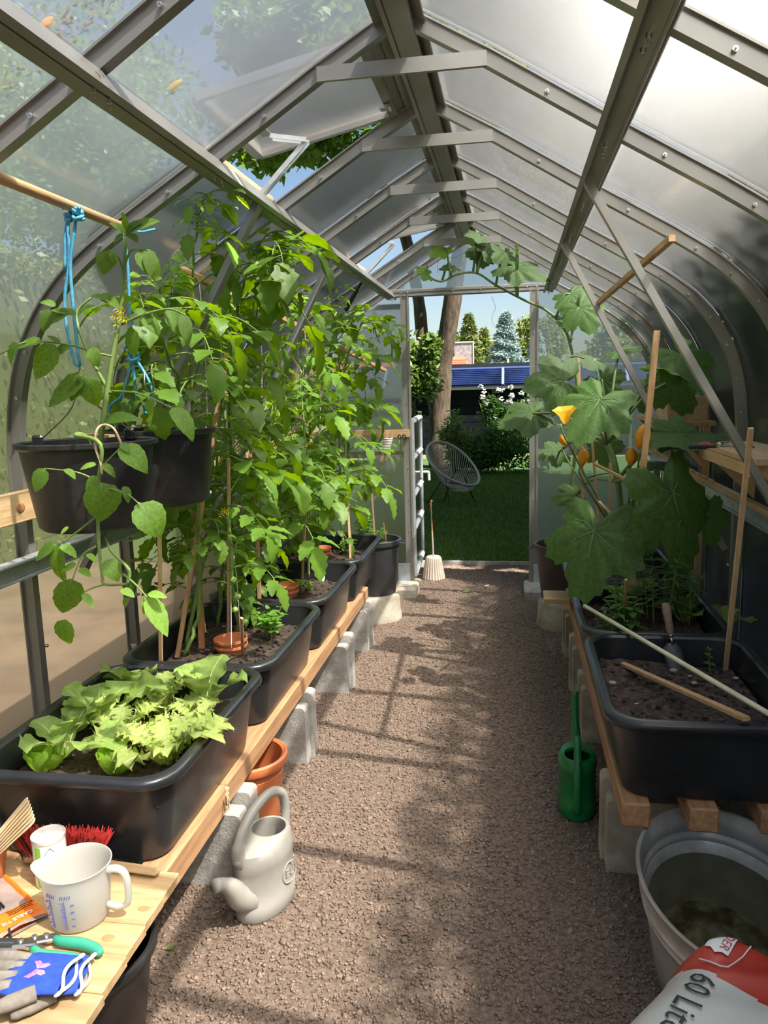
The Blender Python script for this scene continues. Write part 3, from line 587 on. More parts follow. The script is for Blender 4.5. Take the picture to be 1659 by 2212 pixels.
hedge('low_hedge', 'dark green hedge outside the left wall of the greenhouse', -4.9, -3.9, -6, 12, 2.7, 85, 60000, .07)
# --- acapulco lounge chair on the lawn
T = thing('lounge_chair', 'round woven cord lounge chair with thin black legs on the lawn', 'chair', (-.43, 9.2, 0)); c0 = V((-.43, 9.2, 0))
def chair_pt(a, k):
    """bowl: k=0 rim, k=1 bottom ring"""
    n_ = V((.55, -.42, .72)).normalized(); u_ = V((.80, -.05, -.60)); u_ = (u_-n_*u_.dot(n_)).normalized(); v_ = n_.cross(u_)
    R = V((-.43, 9.2, .50))+u_*(math.cos(a)*.37+.02)+v_*(math.sin(a)*.33*(1-.12*math.cos(a))); B = V((-.40, 9.18, .255))+V((math.cos(a+.0)*.09, math.sin(a)*.09, 0)); return R.lerp(B, k)-V((0, 0, .09*math.sin(math.pi*k)))
m = MB(); R = [chair_pt(2*math.pi*i/40, 0) for i in range(41)]; m.tube(R, .016, 8, False); wpart(m, 'rim', MATS['cord'], T, True)
m = MB()
for i in range(64):
    a = 2*math.pi*i/64; m.tube([chair_pt(a, k/4) for k in range(5)], .0042, 4)
wpart(m, 'cord_weave', MATS['cord'], T)
m = MB(); m.tube([chair_pt(2*math.pi*i/20, 1) for i in range(21)], .01, 6, False); wpart(m, 'base_ring', MATS['black'], T)
for (tx, ty, gx, gy) in ((-.10, -.08, -.02, -.25), (.12, .0, .26, .12), (-.14, .02, -.32, .06), (-.04, .1, -.13, .22)):
    m = MB(); m.tube([(-.40+tx, 9.18+ty, .32), (-.43+gx, 9.2+gy, 0)], .0085, 6); wpart(m, 'leg', MATS['black'], T)
# fluted concrete door weight with rod
T = thing('door_weight', 'fluted pale concrete cone with a thin rod handle beside the open door', 'door stop', tuple(at(937, 1249, Z=0)))
R = []
for (r, z) in ((.080, 0), (.082, .006), (.074, .05), (.066, .1), (.058, .15), (.055, .162), (.048, .168), (.006, .17)):
    R.append([V((math.cos(2*math.pi*j/96), math.sin(2*math.pi*j/96), 0))*(r*(1+(.045*(1 if j % 4 < 2 else -1) if .004 < z < .16 else 0)))+V((0, 0, z)) for j in range(96)])
m = MB(); m.loft(R, True, True, True); m.build('cone', MATS['doorstop_concrete'], T)
m = MB(); m.tube([(0, 0, .16), (-.006, 0, .36)], .0062, 6); m.build('lower_rod', MATS['doorstop_concrete'], T); m = MB(); m.tube([(-.006, 0, .36), (-.012, 0, .575), (-.008, 0, .585), (.0, 0, .578)], .0055, 6); m.build('rod', MATS['reddish_wood'], T)
# fallen leaf bits on the lawn / threshold
def flake(p, sz, mt, label, cat='leaf', rz=0):
    m = MB(); m.add([(-sz, 0, 0), (-.3*sz, .45*sz, .004), (.5*sz, .4*sz, .002), (sz, .05*sz, .006), (.3*sz, -.4*sz, .003), (-.5*sz, -.35*sz, .001)], [(0, 5, 4, 3, 2, 1)]); m.add([(-sz, 0, -.002), (-.3*sz, .45*sz, .001), (.5*sz, .4*sz, 0), (sz, .05*sz, .003), (.3*sz, -.4*sz, 0), (-.5*sz, -.35*sz, -.002)], [(0, 1, 2, 3, 4, 5)])
    o = m.build('fallen_leaf', mt); o.location = V(p)+V((0, 0, .008)); o.rotation_euler = (0, 0, rz); tag(o, label, cat)
flake(at(993, 1066, Z=0)+V((0, 0, .03)), .11, MATS['lath_y'], 'dry orange-brown leaf lying on the lawn in front of the lounge chair')
flake(at(1008, 1280, Z=0), .028, MATS['tomato_leaf_young'], 'pale green leaf on the gravel in the doorway')
flake(at(1052, 1268, Z=0), .025, MATS['pale_wood'], 'small beige leaf on the gravel just outside the doorway', rz=1)
flake(at(368, 2055, Z=0), .011, MATS['tomato_leaf_young'], 'tiny green weed seedling beside the black bucket', 'seedling')
# pink hydrangea and pot outside the left gable
T = bush('hydrangea_bush', 'green bush with pale pink flower heads outside the left gable panel', 'bush', (-1.0, 8.2, .35), (.38, .35, .4), 1100, .08, 'bed_leaf', 91)
for p in ((-.80, 7.9, .72), (-.95, 7.85, .60), (-1.15, 7.9, .7)): m = MB(); m.sphere(p, .075, 10, 6); wpart(m, 'flower_head', MATS['petal'] if 0 else mat('pink_flower', (.6, .32, .48), (.7, .45, .6), rough=.7, scale=40), T, True)
T = thing('plant_pot', 'grey-brown empty pot standing outside the left gable panel', 'pot', (-.68, 5.85, 0)); m = MB(); m.lathe([(.13, 0), (.15, .50), (.175, .51), (.175, .56), (.155, .56), (.14, .3), (0.01, .28)], 24, cap0=True); m.build('body', MATS['brown_plastic'], T, 40)
# ================================================================== benches, tubs, stones
BP = MATS['black_plastic']
def soil_mesh(w_, l, r, seed, amp=.018, n=34, clods=260):
    rr_ = random.Random(seed); ph = [(rr_.uniform(3, 30), rr_.uniform(3, 30), rr_.uniform(0, 6), rr_.uniform(.2, 1)) for _ in range(9)]
    def h(x, y): return amp*sum(a*math.sin(fx*x+p)*math.cos(fy*y+p*1.7)/(1+.06*(fx+fy)) for fx, fy, p, a in ph)+rr_.uniform(-.003, .003)
    m = MB(); vs_ = []
    for i in range(n+1):
        for j in range(n+1):
            x, y = (i/n-.5)*w_, (j/n-.5)*l; vs_.append((x, y, h(x, y)))
    m.add(vs_, [(i*(n+1)+j, (i+1)*(n+1)+j, (i+1)*(n+1)+j+1, i*(n+1)+j+1) for i in range(n) for j in range(n)])
    for k in range(clods):
        x, y = rr_.uniform(-.48, .48)*w_, rr_.uniform(-.48, .48)*l; s_ = rr_.uniform(.003, .011); m.sphere((x, y, h(x, y)+s_*.3), s_, 5, 3, (1, rr_.uniform(.6, 1.2), rr_.uniform(.5, .9)), Matrix.Rotation(rr_.uniform(0, 3), 3, 'Z'))
    return m
def tub(label, c, w_, l, zb, zt, soil_z, seed, smat='soil'):
    t = thing('mortar_tub', label, 'tub', (c[0], c[1], zb), group='black mortar tubs on the benches'); H = zt-zb
    bw, bl = w_-.105, l-.105; tw, tl = w_-.05, l-.05
    R = [rrect(bw-.03, bl-.03, .05, 0), rrect(bw-.006, bl-.006, .06, .006), rrect(bw, bl, .06, .02), rrect(tw, tl, .075, H-.02), rrect(tw, tl, .075, H-.004), rrect(tw-.008, tl-.008, .073, H-.004), rrect(bw-.01, bl-.01, .058, .02), rrect(bw-.04, bl-.04, .05, .012)]
    m = MB(); m.loft(R, True, True, True); m.build('body', BP, t, 40)
    R = [rrect(tw-.012, tl-.012, .073, H-.006), rrect(tw, tl, .078, H+.002), rrect(w_-.012, l-.012, .088, H+.001), rrect(w_, l, .092, H-.006), rrect(w_, l, .092, H-.020), rrect(w_-.006, l-.006, .09, H-.023), rrect(tw+.004, tl+.004, .078, H-.018)]
    m = MB(); m.loft(R); m.build('rim', BP, t, 50)
    k = (soil_z-zb)/H; sw, sl = bw+(tw-bw)*k-.012, bl+(tl-bl)*k-.012; o = soil_mesh(sw-.02, sl-.02, .06, seed).build('soil', MATS[smat], t, True); o.location = (0, 0, soil_z-zb)
    return t
LX, LW, ZB, ZT = -.7325, .535, .33, .56
LY = [1.47, 2.205, 2.94, 3.675]; LP = .735
SOILZ = .475
for i, lab in enumerate(['black mortar tub planted with lettuces behind the plank table', 'black mortar tub holding tomatoes, basil and the terracotta saucers beside the lettuce tub', 'black mortar tub with a white plant label stuck behind its saucers', 'black mortar tub standing next to the round black pot by the door']):
    tub(lab, (LX, LY[i]+LP/2), LW, LP-.004, ZB, ZT-.004*(i % 2), SOILZ, 100+i)
RX, RW = .7815, .52; RY = [1.90, 2.635, 3.37]; RP = .73
for i, lab in enumerate(['black mortar tub of bare soil with a trowel, above the zinc bath', 'black mortar tub planted with herbs and lettuce', 'black mortar tub with the squash plant near the brown pot']):
    tub(lab, (RX, RY[i]+RP/2), RW, RP-.004, ZB, ZT-.004*(i % 2), .47 if i else .475, 110+i, 'soil_dry' if i == 0 else 'soil')
def beam(label, x, y0, y1, zt=ZB, h=.067, w_=.072, dx=0):
    m = MB(); m.box((0, 0, -h/2), (w_, y1-y0, h), bev=.005); o = m.build('bench_beam', MATS['timber']); o.location = (x, (y0+y1)/2, zt-.001); o.rotation_euler = (0, 0, dx); tag(o, label, 'beam', 'timber bench beams'); return o
beam('front timber beam under the left tubs, running from the joint to the round pot', -.540, 1.905, 4.06)
b = beam('near piece of the left front timber beam, with a pencil mark, under the plank table', -.538, .60, 1.90, ZB, .075)
m = MB(); q = at(487, 1742, X=-.4985)-V(b.location)
def scr(P): m.tube([q+V((.0, a*.0012, c*.0012)) for a, c in P], .0007, 4)
scr([(-22, -18), (-8, 20), (-6, -10), (6, 22), (8, -6)]); scr([(12, 14), (10, -4), (26, -2)]); scr([(22, 8), (20, -22)]); m.build('pencil_mark', MATS['black'], b)
m = MB()
for k in range(14): z = -.066+.0048*k; m.box((.0368, .640+.006*math.sin(k*1.9), z), (.003, .008+.006*(k % 3), .006))
m.build('splintered_edge', MATS['pale_wood'], b)
beam('middle timber beam under the left tubs', -.725, .60, 4.06); beam('rear timber beam under the left tubs along the wall', -.925, .60, 4.06)
beam('front timber beam under the right tubs beside the green watering can', .603, 1.925, 4.1, dx=.0); beam('middle timber beam with its sawn end above the zinc bath', .770, 1.92, 4.1); beam('rear timber beam under the right tubs along the wall', .945, 1.93, 4.1)
# kerb stones standing on edge
def kerb(label, x0, x1, y, th, h, tilt=0, mt='concrete'):
    m = MB(); w_ = abs(x1-x0); R = []
    for e in (-th/2, th/2): R.append([V((-w_/2, e, 0)), V((w_/2, e, 0)), V((w_/2, e, h-.014)), V((w_/2-.004, e, h-.004)), V((w_/2-.014, e, h)), V((-w_/2, e, h))])
    m.loft(R[::-1], True, True, True); o = m.build('kerb_stone', MATS[mt]); o.location = ((x0+x1)/2, y+th/2, 0)
    if x0 > 0: o.rotation_euler = (0, 0, math.pi)
    tag(o, label, 'kerb stone', 'concrete kerb stones carrying the benches')
names = ['beside the grey watering can', 'behind the terracotta-coloured pot', 'third along the left beam', 'next to the round concrete base on the left']
for i, y in enumerate((1.915, 2.655, 3.35, 3.93)):
    kerb('front kerb stone of the pair '+names[i], -.80, -.478-.012*(i % 2), y, .06, .225); kerb('taller rear kerb stone of the pair '+names[i], -.80, -.466-.012*(i % 2), y+.062, .06, .262)
rn = ['at the near right bench end', 'behind the green watering can', 'third along the right beam', 'next to the round concrete base on the right']
for i, y in enumerate((2.12, 2.95, 3.42, 3.92)):
    kerb('front kerb stone of the pair '+rn[i], .555, .86, y, .06, .225, mt='concrete_old'); kerb('taller rear kerb stone of the pair '+rn[i], .545, .86, y+.062, .06, .262, mt='concrete_old')
# round concrete bases, pots by the door
def drum(label, x, y, r, h):
    m = MB(); m.lathe([(r*1.04, 0), (r*1.04, .02), (r, .05), (r*.97, h-.012), (r*.94, h)], 32, cap0=True, cap1=True); o = m.build('concrete_drum', MATS['concrete_old'], None, 40); o.location = (x, y, 0); tag(o, label, 'concrete base')
drum('round weathered concrete base under the black pot by the door', -.555, 4.56, .155, .15); drum('round yellowish concrete base under the brown pot', .585, 4.50, .155, .15)
def pot(name, label, x, y, z, rb, rt, h, mt, soil=True, handles=True):
    t = thing(name, label, 'pot', (x, y, z)); m = MB(); m.lathe([(rb*.96, 0), (rb, .008), (rt*.97, h-.035), (rt*1.03, h-.033), (rt*1.05, h-.018), (rt*1.05, h-.004), (rt*1.02, h), (rt*.95, h-.004), (rt*.93, h-.05), (rb*.94, .015)], 40, cap0=True, cap1=True); m.build('body', MATS[mt], t, 40)
    if handles:
        for s_ in (-1, 1): m = MB(); m.tube(catmull([(s_*rt*1.03, -.035, h-.02), (s_*(rt*1.03+.022), -.02, h-.03), (s_*(rt*1.03+.022), .02, h-.03), (s_*rt*1.03, .035, h-.02)]), .004, 6); m.build('handle', MATS[mt], t)
    if soil:
        r_ = random.Random(5); m = MB(); n = 24; R = [[V((math.cos(2*math.pi*j/n)*rt*.93*k/6, math.sin(2*math.pi*j/n)*rt*.93*k/6, h-.055+r_.uniform(-.006, .006))) for j in range(n)] for k in range(6, 0, -1)]; m.loft(R, True, False, True); m.build('soil', MATS['soil'], t, True)
    return t
pot('plant_pot', 'round black pot of basil and chilli plants on the left concrete base', -.555, 4.60, .15, .12, .155, .345, 'pot_plastic')
pot('plant_pot', 'second round dark pot standing behind the basil pot near the gable', -.90, 4.74, .15, .12, .15, .34, 'pot_plastic', True, False)
drum('low round concrete base under the rear dark pot by the gable', -.90, 4.74, .15, .15)
pot('plant_pot', 'brown plastic pot on a concrete base beside the right door post', .575, 4.56, .15, .12, .16, .33, 'brown_plastic')
# slats stacked on the right beam end
t = thing('slat_stack', 'small stack of pale wooden slats lying across the right beam', 'slats', (.478, 3.68, ZB))
for k in range(3): m = MB(); m.box((.02, .028+.056*k, .04), (.125, .052, .022), bev=.003); m.build('slat', MATS['pine_x'], t)
m = MB(); m.box((.06, .08, .0145), (.03, .16, .029)); m.build('batten', MATS['pine_y'], t)
# ================================================================== terracotta saucers
def saucers(c, n, lab, r=.062):
    for k in range(n):
        m = MB(); m.lathe([(r*.74, 0), (r*.80, .004), (r*.97, .030), (r*1.03, .031), (r*1.03, .040), (r*.96, .040), (r*.74, .008)], 28, cap0=True, cap1=True)
        o = m.build('terracotta_saucer', MATS['terracotta'], None, 40); o.location = (c[0]+.001*k, c[1]-.001*k, c[2]+.0225*k-.008); o.rotation_euler = (.018*k, -.015*k, 0)
        tag(o, ('upper' if k else 'lower')+' of the two stacked terracotta saucers '+lab, 'saucer', 'terracotta saucers on the soil')
saucers(tuple(at(500, 1408, Z=SOILZ)), 2, 'in the tub beside the lettuces', .060); saucers(tuple(at(618, 1287, Z=SOILZ)), 2, 'beside the white plant label', .060); saucers(tuple(at(693, 1203, Z=SOILZ)), 2, 'in the tub next to the round pot', .060)
# plant labels
def plabel(label, p, h=.1, tilt=.1):
    m = MB(); m.box((0, 0, h/2), (.018, .0015, h)); m.add([(-.009, 0, 0), (.009, 0, 0), (0, 0, -.02)], [(0, 1, 2)]); o = m.build('plant_label', MATS['white']); o.location = p; o.rotation_euler = (tilt, .05, .2); tag(o, label, 'plant label')
plabel('white plastic plant label leaning on the far wall of the tub with saucers', at(708, 1240, Z=.49)-V((0, .10, 0)), .07, -.1); plabel('white plant label in the shaded corner of the tomato tub', at(293, 1412, Z=.50), .05, .5); plabel('white plant label standing among the herbs on the right', at(1262, 1310, Z=.49), .07, 0)
# ================================================================== pots and cans under the benches
t = thing('flower_pot', 'large terracotta-coloured plastic pot under the left bench', 'pot', (-.575, 2.245, 0))
m = MB(); m.lathe([(.095, 0), (.098, .006), (.118, .175), (.119, .19), (.116, .192), (.12, .215), (.134, .22), (.138, .232), (.136, .245), (.128, .25), (.118, .243), (.112, .18), (.09, .012)], 40, cap0=True, cap1=True); m.build('body', MATS['terracotta_plastic'], t, 40)
t = thing('bucket', 'scratched black bucket standing under the plank table', 'bucket', (-.640, 1.36, 0)); t.scale = (1, 1, .88)
m = MB(); m.lathe([(.115, 0), (.12, .006), (.150, .245), (.157, .248), (.163, .256), (.163, .272), (.158, .278), (.150, .276), (.146, .25), (.112, .012)], 48, cap0=True, cap1=True); m.build('body', MATS['black_plastic_dusty'], t, 40)
# ---- grey watering can
def can_ring(rx, ry, z, n=28, cy=0): return [V((math.cos(2*math.pi*j/n)*rx, math.sin(2*math.pi*j/n)*ry+cy, z)) for j in range(n)]
t = thing('watering_can', 'pale grey plastic watering can with round emblem on the gravel', 'watering can', (-.405, 1.905, 0), rz=math.atan2(-(-.40), -.92)+math.pi*0); t.rotation_euler = (0, 0, math.radians(157)-math.pi/1)
# local -Y points to the spout
t.rotation_euler = (0, 0, math.radians(-20)); t.scale = (.88, .88, .88); t.location = (-.395, 1.862, 0)
G = MATS['grey_can']; rx, ry = .078, .118
m = MB(); m.loft([can_ring(rx*.9, ry*.94, 0), can_ring(rx, ry, .012), can_ring(rx*1.01, ry*1.01, .05), can_ring(rx*.965, ry*.975, .056), can_ring(rx*.97, ry*.98, .165), can_ring(rx*1.0, ry*1.0, .172), can_ring(rx*.99, ry*.99, .20), can_ring(rx*.93, ry*.95, .222), can_ring(rx*.84, ry*.72, .238, cy=.022), can_ring(rx*.74, ry*.52, .247, cy=.034), can_ring(rx*.68, ry*.47, .245, cy=.034), can_ring(rx*.66, ry*.46, .225, cy=.034), can_ring(rx*.9, ry*.9, .16), can_ring(rx*.9, ry*.9, .03)], True, True, True); gb_ = m.build('body', G, t, 45)
m = MB(); m.tube(catmull([(0, -.10, .195), (0, -.115, .235), (0, -.095, .29), (0, -.03, .338), (0, .05, .352), (0, .105, .325), (0, .122, .27), (0, .116, .20), (0, .112, .15)], 5), [.021]*8+[.0155]*28+[.017]*5, 12); m.build('handle', G, t, True)
m = MB(); pts = catmull([(0, -.075, .075), (0, -.118, .098), (0, -.155, .150), (0, -.190, .183), (0, -.218, .196)], 5); m.tube(pts, [.052-.032*min(1, i/14) for i in range(len(pts))], 14, False); d_ = (pts[-1]-pts[-2]).normalized(); m.tube([pts[-1], pts[-1]+d_*.004, pts[-1]+d_*.003, pts[-1]-d_*.02], [.0205, .0205, .016, .014], 14, False); m.build('spout', G, t, True)
m = MB(); m.tube([(0, -.09, .205), (0, -.125, .222), (0, -.133, .225)], [.018, .017, .010], 12); m.build('rose_holder', G, t, True)
# emblem on the +X side
m = MB(); m.tube([V((rx*.985, .03+.034*math.cos(2*math.pi*i/28), .115+.034*math.sin(2*math.pi*i/28))) for i in range(29)], .0022, 5, False)
for z in (.105, .115, .125): m.tube([(rx*.985, .028-.014, z), (rx*.985, .028, z)], .0018, 5)
m.tube([(rx*.985, .014, .103), (rx*.985, .014, .127)], .0018, 5); m.tube([(rx*.98, .037, .127), (rx*.98, .037, .105), (rx*.975, .05, .105)], .0018, 5); m.build('emblem', G, gb_)
# ---- green watering can
t = thing('watering_can', 'green plastic watering can beside the right bench', 'watering can', (.497, 2.455, 0), rz=math.radians(-4)); G = MATS['green_can']; rx, ry = .062, .095
m = MB(); m.loft([can_ring(rx*.9, ry*.9, 0), can_ring(rx, ry, .01), can_ring(rx*1.02, ry*1.02, .055), can_ring(rx*.98, ry*.98, .06), can_ring(rx*.96, ry*.97, .10), can_ring(rx*1.0, ry*1.0, .165), can_ring(rx*1.03, ry*1.02, .172), can_ring(rx*1.0, ry, .188), can_ring(rx*.88, ry*.90, .204), can_ring(rx*.70, ry*.52, .208, cy=-.022), can_ring(rx*.66, ry*.48, .20, cy=-.022), can_ring(rx*.9, ry*.9, .15), can_ring(rx*.9, ry*.9, .02)], True, True, True); m.build('body', G, t, 45)
m = MB(); m.tube(catmull([(0, .055, .19), (0, .03, .235), (0, -.03, .255), (0, -.085, .225), (0, -.115, .15), (0, -.112, .08), (0, -.095, .045)], 5), [.011]*14+[.0125]*12+[.016]*5, 10, flat=1.0); m.build('handle', G, t, True)
m = MB(); pts = catmull([(0, .07, .06), (0, .12, .10), (-.004, .155, .20), (-.008, .185, .29), (-.008, .192, .335)], 5); m.tube(pts, [.03-.017*min(1, i/12) for i in range(len(pts))], 10); m.build('spout', G, t, True)
# ---- zinc bath
t = thing('zinc_bath', 'oval ribbed zinc bath holding water under the right bench', 'zinc bath', (.790, 1.745, 0))
prof = [(.160, .255, 0), (.164, .26, .006), (.172, .27, .06), (.184, .284, .14), (.190, .290, .165), (.196, .296, .171), (.192, .292, .180), (.195, .296, .188), (.201, .302, .194), (.197, .297, .203), (.204, .309, .246), (.210, .315, .252), (.208, .313, .258), (.201, .306, .254), (.193, .294, .200), (.196, .297, .194), (.191, .291, .186), (.188, .288, .178), (.191, .291, .171), (.186, .286, .163), (.179, .279, .14), (.166, .262, .05), (.16, .254, .014)]
m = MB(); m.loft([can_ring(a, b_, z, 56) for a, b_, z in prof], True, True, False); m.build('body', MATS['zinc'], t, 50)
m = MB(); m.loft([can_ring(.162*k, .257*k, .012+.006*random.Random(int(k*50)).random(), 40) for k in (1, .8, .6, .4, .2)], True, False, True); m.build('sediment', MATS['zinc_bottom'], t)
def water():
    mm, tt, p, out = nodes('water'); N = tt.nodes; N.remove(p); tr = N.new('ShaderNodeBsdfTransparent'); tr.inputs[0].default_value = (.74, .75, .62, 1); gl = N.new('ShaderNodeBsdfGlossy'); gl.inputs['Roughness'].default_value = .02; fr = N.new('ShaderNodeFresnel'); fr.inputs[0].default_value = 1.33; mx = N.new('ShaderNodeMixShader')
    tt.links.new(fr.outputs[0], mx.inputs[0]); tt.links.new(tr.outputs[0], mx.inputs[1]); tt.links.new(gl.outputs[0], mx.inputs[2]); tt.links.new(mx.outputs[0], out.inputs[0]); return mm
m = MB(); m.loft([can_ring(.1795*k, .2795*k, .142, 56) for k in (1, .5, .02)], True, False, True); m.build('water', water(), t)
m = MB(); r_ = random.Random(3)
for k in range(70):
    a, q = r_.uniform(0, 6.28), r_.random()**.7; x, y = .10*q*math.cos(a)+.01, .13*q*math.sin(a)-.02; m.add([(x, y, .022), (x+r_.uniform(.004, .012), y+.004, .0225), (x+.004, y+r_.uniform(.004, .012), .0222)], [(0, 1, 2)])
m.build('dead_leaf_litter', MATS['bark'], t)
# ================================================================== soil bag, lower right
def bag():
    t = thing('potting_soil_bag', 'crumpled red and white bag of potting soil in front of the zinc bath', 'soil bag', (.72, 1.17, 0)); U = V((-.60, -.80, 0)).normalized(); W_ = V((.80, -.60, 0)).normalized(); O = V((.60, 1.455, 0))-V((.72, 1.17, 0))
    def h(u, v):
        a = max(0, 1-abs((u-.215)/.287)**7); e = min(1, max(0, v)/.13); e2 = min(1, max(0, .5-v)/.12); s_ = math.sqrt(max(0, 1-(1-e)**2))*math.sqrt(max(0, 1-(1-e2)**2))
        wr = .008*math.sin(46*v+9*math.sin(7*u))*max(0, 1-abs((u-.02)/.16))+.005*math.sin(24*u+13*v)
        return .02+(.37*a**.6*s_+wr*s_)
    def P(u, v, off=0):
        e = .004; p = O+U*u+W_*v+V((0, 0, h(u, v)))
        if off: p += V((-(h(u+e, v)-h(u-e, v))/(2*e)*U.x-(h(u, v+e)-h(u, v-e))/(2*e)*W_.x, -(h(u+e, v)-h(u-e, v))/(2*e)*U.y-(h(u, v+e)-h(u, v-e))/(2*e)*W_.y, 1)).normalized()*off
        return p
    nu, nv = 90, 84; m = MB(); vs_ = []
    for i in range(nu+1):
        for j in range(nv+1):
            u, v = -.07+.57*i/nu, .5*(.5-.5*math.cos(math.pi*j/nv)); vs_.append(P(u, v))
    F = [(i*(nv+1)+j, (i+1)*(nv+1)+j, (i+1)*(nv+1)+j+1, i*(nv+1)+j+1) for i in range(nu) for j in range(nv)]
    b0 = len(vs_); m.add(vs_, F); m.add([p if True else p for p in [V((*(O+U*-.07).xy, 0)), V((*(O+U*.5).xy, 0)), V((*(O+U*.5+W_*.5).xy, 0)), V((*(O+U*-.07+W_*.5).xy, 0))]], [(0, 1, 2, 3)])
    def region(u, v):
        lim = .115+.10*v
        if u < lim-.0:
            if u < -.015 and v > .15: return 2
            return 1
        return 0
    k = 0
    for i in range(nu):
        for j in range(nv):
            u, v = -.07+.57*(i+.5)/nu, .5*(.5-.5*math.cos(math.pi*(j+.5)/nv)); m.m[k] = region(u, v); k += 1
    WH = mat('bag_white', (.50, .50, .46), (.60, .60, .56), rough=.32, scale=6); RD = mat('bag_red', (.42, .03, .02), (.52, .055, .03), rough=.3, scale=8); DK = mat('bag_dark', (.015, .014, .013), (.07, .065, .06), rough=.4, scale=60)
    sheet_ = m.build('bag_sheet', [WH, RD, DK], t, True)
    def text(body, size, u0, v0, mt, ang=0, name='lettering'):
        me = textmesh(body, size, mt, 0, 'LEFT', name); ca, sa = math.cos(ang), math.sin(ang)
        for vv in me.vertices: x, y = vv.co.x, vv.co.y; vv.co = P(u0+x*ca-y*sa, v0+x*sa+y*ca, .0045)
        inst(name, me, sheet_)
    text('60 Liter', .060, .145, .128, MATS['black'], .10)
    m = MB(); m.add([P(.0+.075*i/10-.004*abs(j-4)*(i == 10), .095+.040*j/8, .0035) for i in range(11) for j in range(9)], [(i*9+j, (i+1)*9+j, (i+1)*9+j+1, i*9+j+1) for i in range(10) for j in range(8)]); m.build('printed_label', MATS['white'], sheet_)
    text('NDER', .020, .010, .124, RD); text('RI', .014, .030, .106, RD)
    m = MB(); m.tube([P(u, v, .005) for u, v in [(.100, .10), (.104, .12), (.106, .14), (.10, .15), (.08, .152), (.05, .154), (.02, .156)]], .0013, 4); m.tube([P(.11+.02*math.sin(i*.7)*.2+.0*i, .20+.02*i, .004) if 0 else P(-.02+.03*i, .30+.006*math.sin(i), .004) for i in range(14)], .0028, 5); m.build('white_cord', MATS['white'], t)
    m = MB()
    for k in range(7): a = P(-.045+.006*k, .16+.045*k, .012); m.tube([a, a+V((.02, .01, .012)), a+V((.05, .0, .016))], [.012, .016, .008], 6, flat=.4)
    m.build('crumpled_opening', [mat('bag_green', (.10, .30, .05), (.2, .42, .1), rough=.3, scale=20)], t, True)
    m = MB(); q = P(.13, .31, .003); R = [[P(.10+.05*math.cos(a)*k, .345+.07*math.sin(a)*k, .003) for a in [2*math.pi*i/24 for i in range(24)]] for k in (1, .02)]; m.loft(R, True, False, True); m.build('printed_oval', mat('bag_cream', (.62, .52, .36), rough=.3), sheet_)
bag()
# ================================================================== plank table and what lies on it
t = thing('plank_table', 'pale pine plank table top resting on the left timber beam', 'table', (-.85, 1.2, ZB)); TZ = .36
py = [1.467, 1.383, 1.296, 1.211, 1.117, 1.03, .94]; ends = [-.449, -.447, -.443, -.440, -.434, -.432]
for k in range(6):
    x1 = ends[k]; x0 = -1.16; m = MB(); m.box(((x0+x1)/2+.85, (py[k]+py[k+1])/2-1.2, .017), (x1-x0, py[k]-py[k+1]-.0015, .022+.001*(k % 2)), bev=.0025); m.build('plank', MATS['pine_x'], t)
m = MB(); m.box((-.05, -.02, .003), (.05, .5, .006)); m.build('batten', MATS['pine_y'], t)
m = MB()
for (x, y) in ((-.47, 1.34), (-.50, 1.25)): m.sphere((x+.85, y-1.2, .0285), .012, 10, 4, (1.2, .8, .12))
m.build('knot', MATS['reddish_wood'], t)
def polym(name, c, tr_):
    mm, tt, p, out = nodes(name); N = tt.nodes; p.inputs['Base Color'].default_value = (*c, 1); p.inputs['Roughness'].default_value = .35; tl = N.new('ShaderNodeBsdfTranslucent'); tl.inputs[0].default_value = (*c, 1); mx = N.new('ShaderNodeMixShader'); mx.inputs[0].default_value = tr_; tt.links.new(p.outputs[0], mx.inputs[1]); tt.links.new(tl.outputs[0], mx.inputs[2]); tt.links.new(mx.outputs[0], out.inputs[0]); return mm
JP = polym('jug_plastic', (.74, .73, .69), .55)
jc = V((-.590, 1.302, TZ)); t = thing('measuring_jug', 'translucent white measuring jug with blue scale on the plank table', 'jug', jc, rz=math.radians(-8))
def jring(r, z, sp=0, n=40):
    out = []
    for j in range(n):
        a = 2*math.pi*j/n; k = max(0, math.cos(a-math.radians(205)))**14; out.append(V((math.cos(a)*(r+sp*k), math.sin(a)*(r+sp*k), z+.006*k*(sp > 0))))
    return out
R = [jring(.054, 0), jring(.058, .006), jring(.0655, .085, .0), jring(.067, .105, .006), jring(.0685, .116, .014), jring(.0705, .119, .016), jring(.0685, .120, .014), jring(.0655, .113, .010), jring(.0635, .085), jring(.056, .008)]
m = MB(); m.loft(R, True, True, True); jb_ = m.build('body', JP, t, 50)
m = MB(); m.tube(catmull([(.063, .012, .106), (.082, .016, .110), (.098, .019, .104), (.105, .020, .085), (.105, .020, .05), (.099, .019, .031), (.084, .016, .026), (.060, .012, .030)], 4), [.008]*6+[.0075]*18+[.009]*5, 8, flat=.75); m.build('handle', JP, t, True)
BL = mat('blue_ink', (.10, .10, .45), rough=.5)
def jp(ang, z, off=.0006):
    r = .058+(.0655-.058)*(z-.006)/.079+off; a = math.radians(ang); return V((math.cos(a)*r, math.sin(a)*r, z))
m = MB()
def jl(a0, z0, a1, z1, w_=.0006): m.tube([jp(a0+(a1-a0)*i/3, z0+(z1-z0)*i/3) for i in range(4)], w_, 4)
for a0 in (258, 286):
    jl(a0, .012, a0, .078)
    for k in range(13): jl(a0, .014+.005*k, a0+(-9 if k % 3 == 0 else -5), .014+.005*k)
    for k in range(5): jl(a0-7+4*k, .082, a0-4+4*k, .090, .0009)
